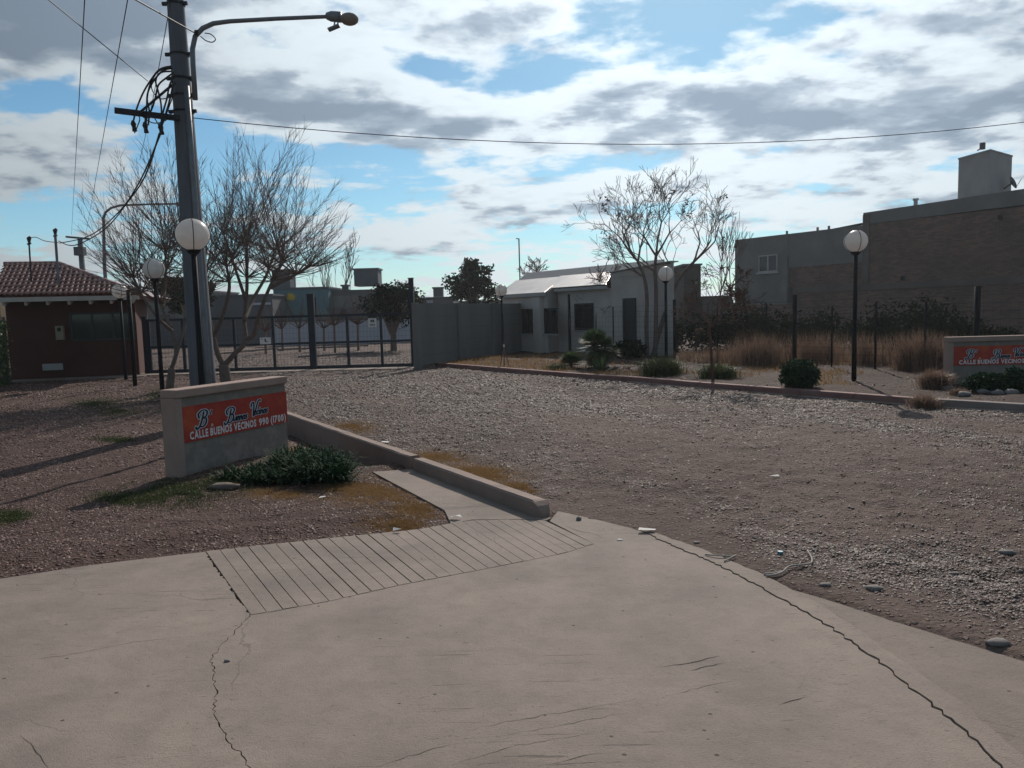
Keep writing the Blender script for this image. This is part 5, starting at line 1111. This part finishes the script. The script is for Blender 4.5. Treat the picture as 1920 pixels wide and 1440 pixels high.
mb = MB(); gbox(mb, -.1, LG+.3, .003, .9, -.05, .12); mb.build('footpath', M['conc2'], gh)
# roof frame: plane from the eave to the ridge, hip on the right
e0, e1 = GP(-.18, .55, 2.40), GP(LG+.25, .55, 2.40); rz_ = 3.42; rn0 = -1.8; rl0, rr0 = gu(19, rn0), gu(120, rn0); r0_, r1_ = GP(rl0, rn0, rz_), GP(rr0, rn0, rz_)
back0, back1 = GP(rl0-.1, -4.1, 2.40), GP(LG+.25, -4.1, 2.40)
mb = MB(); dn_ = Vector((0, 0, -.03)); vs = [e0+dn_, e1+dn_, r1_+dn_, r0_+dn_, back0+dn_, back1+dn_]; mb.add(vs, [(0, 1, 2, 3), (1, 5, 2), (5, 4, 3, 2), (0, 3, 4)]); mb.add([v+Vector((0, 0, -.06)) for v in (vs[0], vs[1], vs[5], vs[4])], [(3, 2, 1, 0)]); roofo = mb.build('roof', M['tile'], gh)
mb = MB(); mb.box((0, 0, 0), (1, 1, 1)) ; 
# one curved tile, copied up the slope (shared mesh)
slope = (r0_-GP(rl0, .55, 2.40)); nrows = 9; SL = slope.length; up_ = slope.normalized(); pitch_ = math.atan2(rz_-2.40, .55-rn0)
TW = .135; TLn = SL/nrows*1.18
tv = []; tf = []; K = 6
for j, yy in enumerate((0, TLn)):
    for k in range(K+1): x_ = -TW/2+TW*k/K; zc_ = .040*(.5-.5*math.cos(2*math.pi*k/K)); tv.append((x_, yy, zc_+.012+(.028 if j == 0 else 0)))
for k in range(K+1): v_ = tv[k]; tv.append((v_[0], 0, v_[2]-.025))
for k in range(K): tf.append((k, k+1, K+2+k, K+1+k)); tf.append((2*(K+1)+k, 2*(K+1)+k+1, k+1, k))
tme = bpy.data.meshes.new('roof_tile'); tme.from_pydata(tv, [], tf); tme.materials.append(M['tile']); tme.polygons.foreach_set('use_smooth', [k % 2 == 0 for k in range(len(tf))])
rotT = Matrix.Rotation(math.atan2(gd_.y, gd_.x), 4, 'Z') @ Matrix.Rotation(pitch_, 4, 'X'); cnt = 0
for rw in range(nrows):
    fr = rw/nrows; sL_, sR_ = -.18+(rl0+.18)*fr, LG+.25+(rr0-LG-.25)*(fr+.06)
    ncol = int((sR_-sL_)/TW)
    for cl_ in range(ncol+1):
        s_ = sL_+TW*(cl_+.5)
        if s_ > sR_ or cnt >= 300: continue
        n_ = .57+(rn0-.55)*fr; z_ = 2.40+(rz_-2.40)*fr; p = GP(s_, n_, z_); o = bpy.data.objects.new('roof_tile', tme); COL.objects.link(o); o.parent = roofo
        jr = Matrix.Rotation(random.gauss(0, .012), 4, 'Z') @ Matrix.Rotation(random.gauss(0, .012), 4, 'X'); o.matrix_local = Matrix.Translation(p-ORG[gh.name]+Vector((0, 0, random.uniform(0, .008)))) @ rotT @ jr; cnt += 1
for (q0_, q1_, K) in ((r0_, r1_, 9), (r1_, e1, 11)):
    for k in range(K): a, b_ = q0_.lerp(q1_, k/K), q0_.lerp(q1_, (k+1.12)/K); mb = MB(); mb.tube([a, b_+Vector((0, 0, .02))], [.085, .07], 9); mb.build('ridge_tile', M['tile'], roofo, smooth=True)
mb = MB(); mb.bar(e0+Vector((0, 0, -.09)), e1+Vector((0, 0, -.09)), .03, .12); mb.build('eave_board', M['wood'], gh)
for k in range(7): mb = MB(); s_ = .15+k*(LG-.1)/6; mb.bar(GP(s_, .02, 2.38), GP(s_, .50, 2.20), .07, .11); mb.build('rafter', M['wood'], gh)
# masts in front of the roof
for (u0, v0, u1, v1, lb, gr) in ((60, 545, 54, 447, 'short dark mast with a tilted fitting left on the guard house', 1), (112, 560, 103, 432, 'taller pale mast with an insulator on the guard house', 2)):
    a, b_ = A(u0, v0, 21.75), A(u1, v1, 21.75); t = thing('roof_mast', a, lb, 'mast', 'masts on the guard house'); mb = MB(); mb.tube([a, b_], .022 if gr == 1 else .035, 7); mb.build('tube', M['cable' if gr == 1 else 'galv'], t)
    mb = MB(); mb.tube([b_+Vector((0, 0, -.12)), b_, b_+Vector((.05, 0, .05))], [.03, .06, .03], 6); mb.tube([b_+Vector((-.05, 0, -.16)), b_+Vector((.05, 0, -.13))], .03, 5); mb.build('insulator', M['cable'], t)
# plain black post by the guard house
p = A(254, 730, 18.6); t = thing('fence_post', on(p), 'plain black post between two globe lamps in front of the guard house', 'post'); mb = MB(); q_ = on(p); mb.tube([q_-Vector((0, 0, .1)), Vector((q_.x, q_.y, A(247, 545, 18.6).z))], .05, 9); mb.build('post', M['black'], t, smooth=True)
mb = MB(); mb.tube([Vector((q_.x, q_.y, A(247, 545, 18.6).z)), Vector((q_.x, q_.y, A(247, 545, 18.6).z+.02))], .06, 9); mb.build('cap', M['black'], t)
# neighbour wall and vine fence on the left edge
t = thing('boundary_wall', (A(-60, 700, 24).x, 24, 0), 'beige wall at the left edge of the photo beside the guard house', 'wall'); mb = MB(); x0, x1 = A(-160, 700, 24).x, A(17, 700, 24).x
mb.box(((x0+x1)/2, 24, A(5, 527, 24).z/2), (x1-x0, .3, A(5, 527, 24).z)); mb.build('wall', M['beige'], t); mb = MB(); mb.box(((x0+x1)/2, 24, A(5, 527, 24).z+.03), (x1-x0+.06, .38, .05)); mb.build('coping', M['concbeam'], t)
va, vb = G(17, 722, .03), G(-150, 790, .03); t = thing('vine_fence', (va.x, va.y, 0), 'fence covered with green vine at the left edge of the photo', 'fence'); mb = MB(); rn = random.Random(4)
for k in range(9000):
    f_ = rn.random(); p = va.lerp(vb, f_); z_ = rn.uniform(0, 1.75)**1.0; M3 = Euler((rn.uniform(0, 6), rn.uniform(0, 6), rn.uniform(0, 6))).to_matrix(); s_ = rn.uniform(.025, .05); p = Vector((p.x+rn.gauss(0, .07), p.y+rn.gauss(0, .07), z_))
    mb.add([p+M3 @ Vector(w)*s_ for w in ((-.5, -.8, 0), (.5, -.8, 0), (.5, .4, 0), (0, 1, 0), (-.5, .4, 0))], [(0, 1, 2, 3, 4)])
mb.build('vine', M['midleaf'], t)
for f_ in (0, .33, .66, 1): mb = MB(); p = va.lerp(vb, f_); mb.tube([(p.x, p.y, -.1), (p.x, p.y, 1.85)], .04, 7); mb.build('post', M['concbeam'], t)

# ------------------------------------------------------------------ far poles
def up_pole(u, v, D, ub, lb):
    a = A(u, v, D); t = thing('utility_pole', (a.x, D, 0), lb, 'utility pole'); mb = MB(); mb.tube([(a.x, D, 0), (a.x, D, a.z)], [.19, .13], 10); mb.build('shaft', M['poleconc'], t, smooth=True); return a, t
a, t = up_pole(150, 445, 42, 0, 'far concrete utility pole with a wide cross arm rising above the guard house roof')
mb = MB(); mb.bar(A(124, 444, 42), A(168, 448, 42), .12, .1); mb.build('cross_arm', M['poleconc'], t); mb = MB(); mb.box(a+Vector((0, -.1, -.75)), (.5, .35, .45)); mb.build('fitting', M['tank'], t)
a = A(197, 520, 26); t = thing('street_lamp', (a.x, 26, 0), 'far curved street lamp arm seen through the bare branches left of the pole', 'street lamp')
mb = MB(); mb.tube([(a.x, 26, 0)]+[A(u, v, 26) for (u, v) in ((196, 500), (194, 410), (198, 398), (208, 390), (225, 385), (280, 383), (330, 382))], [.07, .06, .045, .04, .04, .04, .03, .03], 8); mb.build('arm', M['galv'], t, smooth=True)
mb = MB(); mb.tube([A(330, 382, 26), A(345, 383, 26)], [.05, .1], 8); mb.build('lamp_head', M['galv'], t)

# ------------------------------------------------------------------ background houses beyond the gate
def fbox(name, u0, u1, vtop, D, depth, m_, label, cat='house', zb=0.0, parts=(), slope=0):
    a, b_ = A(u0, vtop, D), A(u1, vtop, D); z1 = (a.z+b_.z)/2; t = thing(name, (a.x, D, zb), label, cat); mb = MB(); mb.box(((a.x+b_.x)/2, D+depth/2, (zb+z1)/2), (b_.x-a.x, depth, z1-zb)); mb.build('wall' if cat != 'water tank' else 'tank', M[m_], t)
    mb = MB(); mb.box(((a.x+b_.x)/2, D+depth/2, z1+.06), (b_.x-a.x+.16, depth+.16, .11)); mb.build('roof' if cat == 'house' else 'lid', M['tank'], t)
    for (pn, w0, w1, y0, y1, pm) in parts:
        p, q_ = A(w0, y0, D), A(w1, y1, D); mb = MB(); mb.box(((p.x+q_.x)/2, D-.03, (p.z+q_.z)/2), (abs(q_.x-p.x), .08, abs(p.z-q_.z))); mb.build(pn, M[pm], t)
    return t
t = fbox('far_house', 512, 615, 542, 50, 7, 'teal', 'teal painted house beyond the gate with a yellow sun on its wall', parts=[('window', 522, 532, 553, 563, 'glassdark')])
c_ = A(545, 557, 50); mb = MB(); ring = [c_+Vector((0, -.04, 0))]
for k in range(24): r_ = .30 if k % 2 else .17; an = 2*math.pi*k/24; ring.append(c_+Vector((math.cos(an)*r_*1.2, -.04, math.sin(an)*r_)))
mb.add(ring+[v+Vector((0, .035, 0)) for v in ring], [(0, 1+k, 1+(k+1) % 24) for k in range(24)]+[(1+k, 26+k, 26+(k+1) % 24, 1+(k+1) % 24) for k in range(24)]); mb.build('sun_emblem', M['yellow'], t)
fbox('far_house', 617, 760, 546, 51, 7, 'greywall', 'grey house beyond the gate below the big square tank', parts=[('window', 623, 673, 555, 576, 'precast'), ('window', 690, 705, 560, 575, 'glassdark'), ('door', 640, 650, 580, 604, 'frame')])
fbox('roof_tank', 509, 543, 508, 53, 1.4, 'tank', 'square dark tank on the roof of the teal house', 'water tank', 3.6)
fbox('roof_tank', 663, 708, 506, 53, 1.6, 'tank', 'large square dark tank raised on the grey house roof', 'water tank', 3.7)
fbox('roof_vent', 641, 651, 537, 52, .5, 'tank', 'small dark box on the roof left of the large square tank', 'roof vent', 3.4)
fbox('far_house', 380, 510, 556, 47, 7, 'greywall', 'low dark house behind the bare tree beyond the gate', parts=[('window', 420, 436, 612, 636, 'glassdark'), ('door', 485, 496, 607, 642, 'frame'), ('window', 470, 478, 607, 630, 'palewall'), ('awning', 470, 508, 568, 571, 'palewall')])
fbox('far_house', 268, 378, 548, 52, 7, 'precast', 'low grey house seen between the guard house and the pole', parts=[('window', 300, 320, 590, 610, 'glassdark')])
fbox('far_house', 762, 850, 560, 58, 6, 'greywall', 'dark low house behind the top of the precast wall', parts=[('window', 800, 812, 563, 568, 'palewall')])
fbox('roof_tank', 812, 830, 541, 60, .8, 'tank', 'small square tank on a stand above the precast wall', 'water tank', 3.0)
fbox('far_house', 850, 960, 566, 64, 6, 'precast', 'far low house mostly hidden behind the precast wall and dark tree')
M['darkwall'] = mat('dark_wall', (0.055, 0.050, 0.048), (0.04, 0.037, 0.036), 1.0, .9, .2)
fbox('far_house', 1282, 1314, 498, 48, 5, 'darkwall', 'dark tower like house between the white house and the brick building', parts=[('window', 1300, 1308, 525, 533, 'glassdark')])
fbox('far_house', 1318, 1372, 558, 50, 5, 'greywall', 'low dark house beside the grey rendered building corner', parts=[('window', 1335, 1345, 563, 572, 'glassdark')])
fbox('far_house', -120, 12, 600, 34, 5, 'beige', 'pale house beyond the beige boundary wall')
# boundary walls further out, so the street does not end in the open
for (u0, u1, v, D, m_, lb) in ((512, 778, 601, 43, 'palewall', 'long pale garden wall beyond the gate'), (268, 512, 600, 45, 'greywall', 'grey garden wall behind the left gate leaf'), (-300, 268, 590, 60, 'precast', 'long grey wall far behind the guard house'), (940, 1400, 575, 70, 'precast', 'far wall behind the white house'), (1400, 2400, 560, 80, 'precast', 'far wall behind the brick building')):
    fbox('garden_wall', u0, u1, v, D, .25, m_, lb, 'wall')
for k, (u, D, h) in enumerate(((530, 36, 2.3), (562, 34, 2.4), (608, 35, 2.3), (628, 33, 2.6), (498, 33, 2.2), (672, 34, 2.6))):
    p = A(u, 655, D); p.z = .08; rn = random.Random(k+40)
    t = thing('young_bare_tree', p, ['young bare tree at the left before the pale wall beyond the gate', 'second young bare tree before the pale wall, left of the thick gate post', 'young bare tree just right of the thick gate post', 'taller young bare tree right of the thick gate post', 'young bare tree before the low dark house door', 'young bare tree behind the right gate leaf upright'][k], 'tree', 'young bare trees beyond the gate')
    mb = MB(); mb.tube([p, p+Vector((.02, 0, h*.45))], [.06, .045], 6); mb.build('trunk', M['bark'], t); mb = MB(); tp = p+Vector((.02, 0, h*.45))
    for j in range(16): shoot(mb, tp, rdir(rn.uniform(.35, 1.3), rn.uniform(0, 6.28)), h*rn.uniform(.35, .6), .018, rn, ntw=7)
    mb.build('branches', M['twigred'], t)
for k in range(9):   # thin shoots behind the roofs
    u = 600+k*13; p = A(u, 560, 56); rn = random.Random(k); 
natural('bare_tree', [[(640, 640), (640, 590), (642, 560)], [(615, 640), (612, 590), (608, 560)]], 57, .1, 3, 1.9, 'bare tree with long thin shoots behind the grey house roof', 31, spread=.35, up=.4, fin=.016)
natural('bare_tree', [[(1010, 620), (1010, 560), (1012, 545)]], 48, .1, 4, .9, 'bare tree top showing over the white house roof', 33, spread=.8, fin=.018)
for (a, b_) in (((400, 667), (520, 655)), ((520, 658), (690, 650)), ((560, 672), (700, 664))):
    p, q_ = G(*a, .09), G(*b_, .09); mb = MB(); mb.bar((p.x, p.y, .13), (q_.x, q_.y, .13), .15, .14); mb.build('street_kerb', M['kerb2'], kind='structure')

# ------------------------------------------------------------------ litter, stones
def rock(p, s_, m_, label, cat='stone', name='stone', group=None, seed=0):
    bm = bmesh.new(); bmesh.ops.create_icosphere(bm, subdivisions=2, radius=1.0); rn = random.Random(seed)
    for v in bm.verts: n_ = mnoise.noise(v.co*1.3+Vector((seed, 0, 0))); v.co = Vector((v.co.x*s_[0], v.co.y*s_[1], v.co.z*s_[2]))*(1+.35*n_)
    me = bpy.data.meshes.new(name); bm.to_mesh(me); bm.free(); me.materials.append(M[m_]); me.polygons.foreach_set('use_smooth', [True]*len(me.polygons)); o = bpy.data.objects.new(name, me); COL.objects.link(o); o.location = (p[0], p[1], p[2]+s_[2]*.5); tag(o, label, cat, group); return o
def onp(u, v, z=0.0): p = G(u, v, z); return p
rock(onp(1085, 975), (.022, .018, .018), 'stone', 'small dark stone on the pavement right of the low wall end', seed=1)
rock(on(G(1215, 1025)) if False else onp(1162, 1013), (.02, .014, .006), 'paper', 'flat pale pebble on the pavement near the low wall end', seed=2)
rock(onp(426, 1240), (.016, .012, .007), 'stone', 'dark speck of dirt beside the crack in the pavement', 'dirt clod', 'dirt_clod', seed=3)
for k, (u, v, s_, lb) in enumerate([(1547, 1088, .035, 'dark stone on the bare soil below the white cord'), (1640, 1095, .05, 'dark flat stone right of the white cord'), (1890, 1043, .05, 'dark clod near the right edge of the photo'), (1870, 1195, .05, 'pale buried stone near the pavement at the right'), (1305, 1010, .025, 'small pale stone beside the pavement border'), (1790, 1070, .03, 'pale chip of stone on the driveway')]):
    p = on(G(u, v, .03)); rock(p, (s_, s_*.7, s_*.3), 'stone', lb, seed=k+5)
for k, (u, v) in enumerate([(1778, 735), (1845, 745), (1870, 747), (1897, 746), (1808, 750)]):
    p = on(G(u, v-6, .2)); rock(p, (.10, .07, .05), 'stone', ['rounded border stone at the left foot of the right sign', 'rounded border stone below the right sign, second from left', 'largest rounded border stone below the right sign', 'rounded border stone below the right sign at the photo edge', 'rounded border stone beside the tiny tussock on the kerb'][k], 'stone', 'border_stone', 'border stones at the right sign', seed=k+20)
p = on(G(420, 922, .0)); rock(p, (.15, .07, .035), 'bark', 'flat stone lying in the shade in front of the left sign', seed=44)
def scrap(u, v, pts, z, label, m_='paper', name='paper_scrap', cat='litter', zoff=.004):
    p = G(u, v, z); base = H(p.x, p.y) if not pip(CONC, np.array([p.x]), np.array([p.y]))[0] else 0.006; mb = MB(); n = len(pts); rn = random.Random(u); vs = []
    for (x_, y_) in pts: vs.append(Vector((p.x+x_, p.y+y_, base+zoff+rn.uniform(.004, .028))))
    mb.add(vs+[v_+Vector((0, 0, .002)) for v_ in vs], [tuple(range(n))[::-1], tuple(range(n, 2*n))]+[(i, (i+1) % n, n+(i+1) % n, n+i) for i in range(n)]); return mb.build(name, M[m_], label=label, cat=cat, group='litter on the ground')
scrap(1213, 998, [(-.065, -.02), (.05, -.03), (.07, .02), (-.05, .035)], 0, 'white paper scrap at the tip of the pavement border')
scrap(855, 974, [(-.05, -.02), (.0, -.03), (.05, -.01), (.03, .02), (-.04, .02)], 0, 'crumpled pale scrap at the point of the dry grass')
scrap(722, 829, [(-.05, -.03), (.04, -.03), (.05, .03), (-.03, .04)], .08, 'white scrap on the gravel behind the low wall')
scrap(605, 940, [(-.03, -.02), (.03, -.01), (.02, .03), (-.02, .02)], 0, 'small white scrap in the gravel below the plants')
scrap(525, 970, [(-.05, -.015), (.05, -.01), (.03, .02)], 0, 'pale flat scrap on the reddish gravel')
scrap(745, 999, [(-.03, -.015), (.03, -.01), (.02, .02), (-.03, .02)], 0, 'small pale scrap on the edge of the grooved ramp')
scrap(1450, 864+30, [(-.05, -.02), (.05, -.02), (.05, .02)], .09, 'narrow white scrap in the middle of the driveway')
def cord(pts, r_, label, name='cord', m_='cordm'):
    P = []
    for (u, v) in pts: p = G(u, v, .02); P.append(Vector((p.x, p.y, max(H(p.x, p.y), -.005)+r_+.012)))
    mb = MB(); mb.tube(bez(P, 5), r_, 6); mb.build(name, M[m_], smooth=True, label=label, cat='litter')
cord([(1514, 1032), (1522, 1046), (1520, 1055), (1500, 1060), (1480, 1062), (1466, 1072), (1450, 1077), (1436, 1077)], .0055, 'long bent strip of white cord lying on the soil')
cord([(1432, 1074), (1450, 1074), (1466, 1071)], .006, 'short thick end of white cord at the pavement border')
cord([(1322, 1037), (1345, 1041), (1378, 1042)], .005, 'straight white stick beside the pavement border'); cord([(1358, 1050), (1370, 1045), (1380, 1040)], .005, 'short white stick crossing the straight one')
p = on(G(1463, 1030, .03)); mb = MB(); mb.tube([p+Vector((0, 0, 0)), p+Vector((0, 0, .018))], .017, 12); mb.build('bottle_cap', M['bluecap'], label='small blue bottle cap on the soil above the white cord', cat='bottle cap')
print('tiles', cnt, 'objects', len(bpy.data.objects))

# thin haze added to lift the shadows, closed box round the whole place
hzm = bpy.data.materials.new('haze_air'); hzm.use_nodes = True; nt = hzm.node_tree; nt.nodes.remove(nt.nodes['Principled BSDF'])
pvn = nt.nodes.new('ShaderNodeVolumePrincipled'); pvn.inputs['Color'].default_value = (0.93, 0.96, 1.0, 1); pvn.inputs['Density'].default_value = 0.0005; pvn.inputs['Anisotropy'].default_value = 0.5
nt.links.new(pvn.outputs[0], nt.nodes['Material Output'].inputs['Volume'])
mb = MB(); mb.box((0, 740, 6.6), (1900, 1640, 15.8)); mb.build('haze', hzm, kind='stuff')
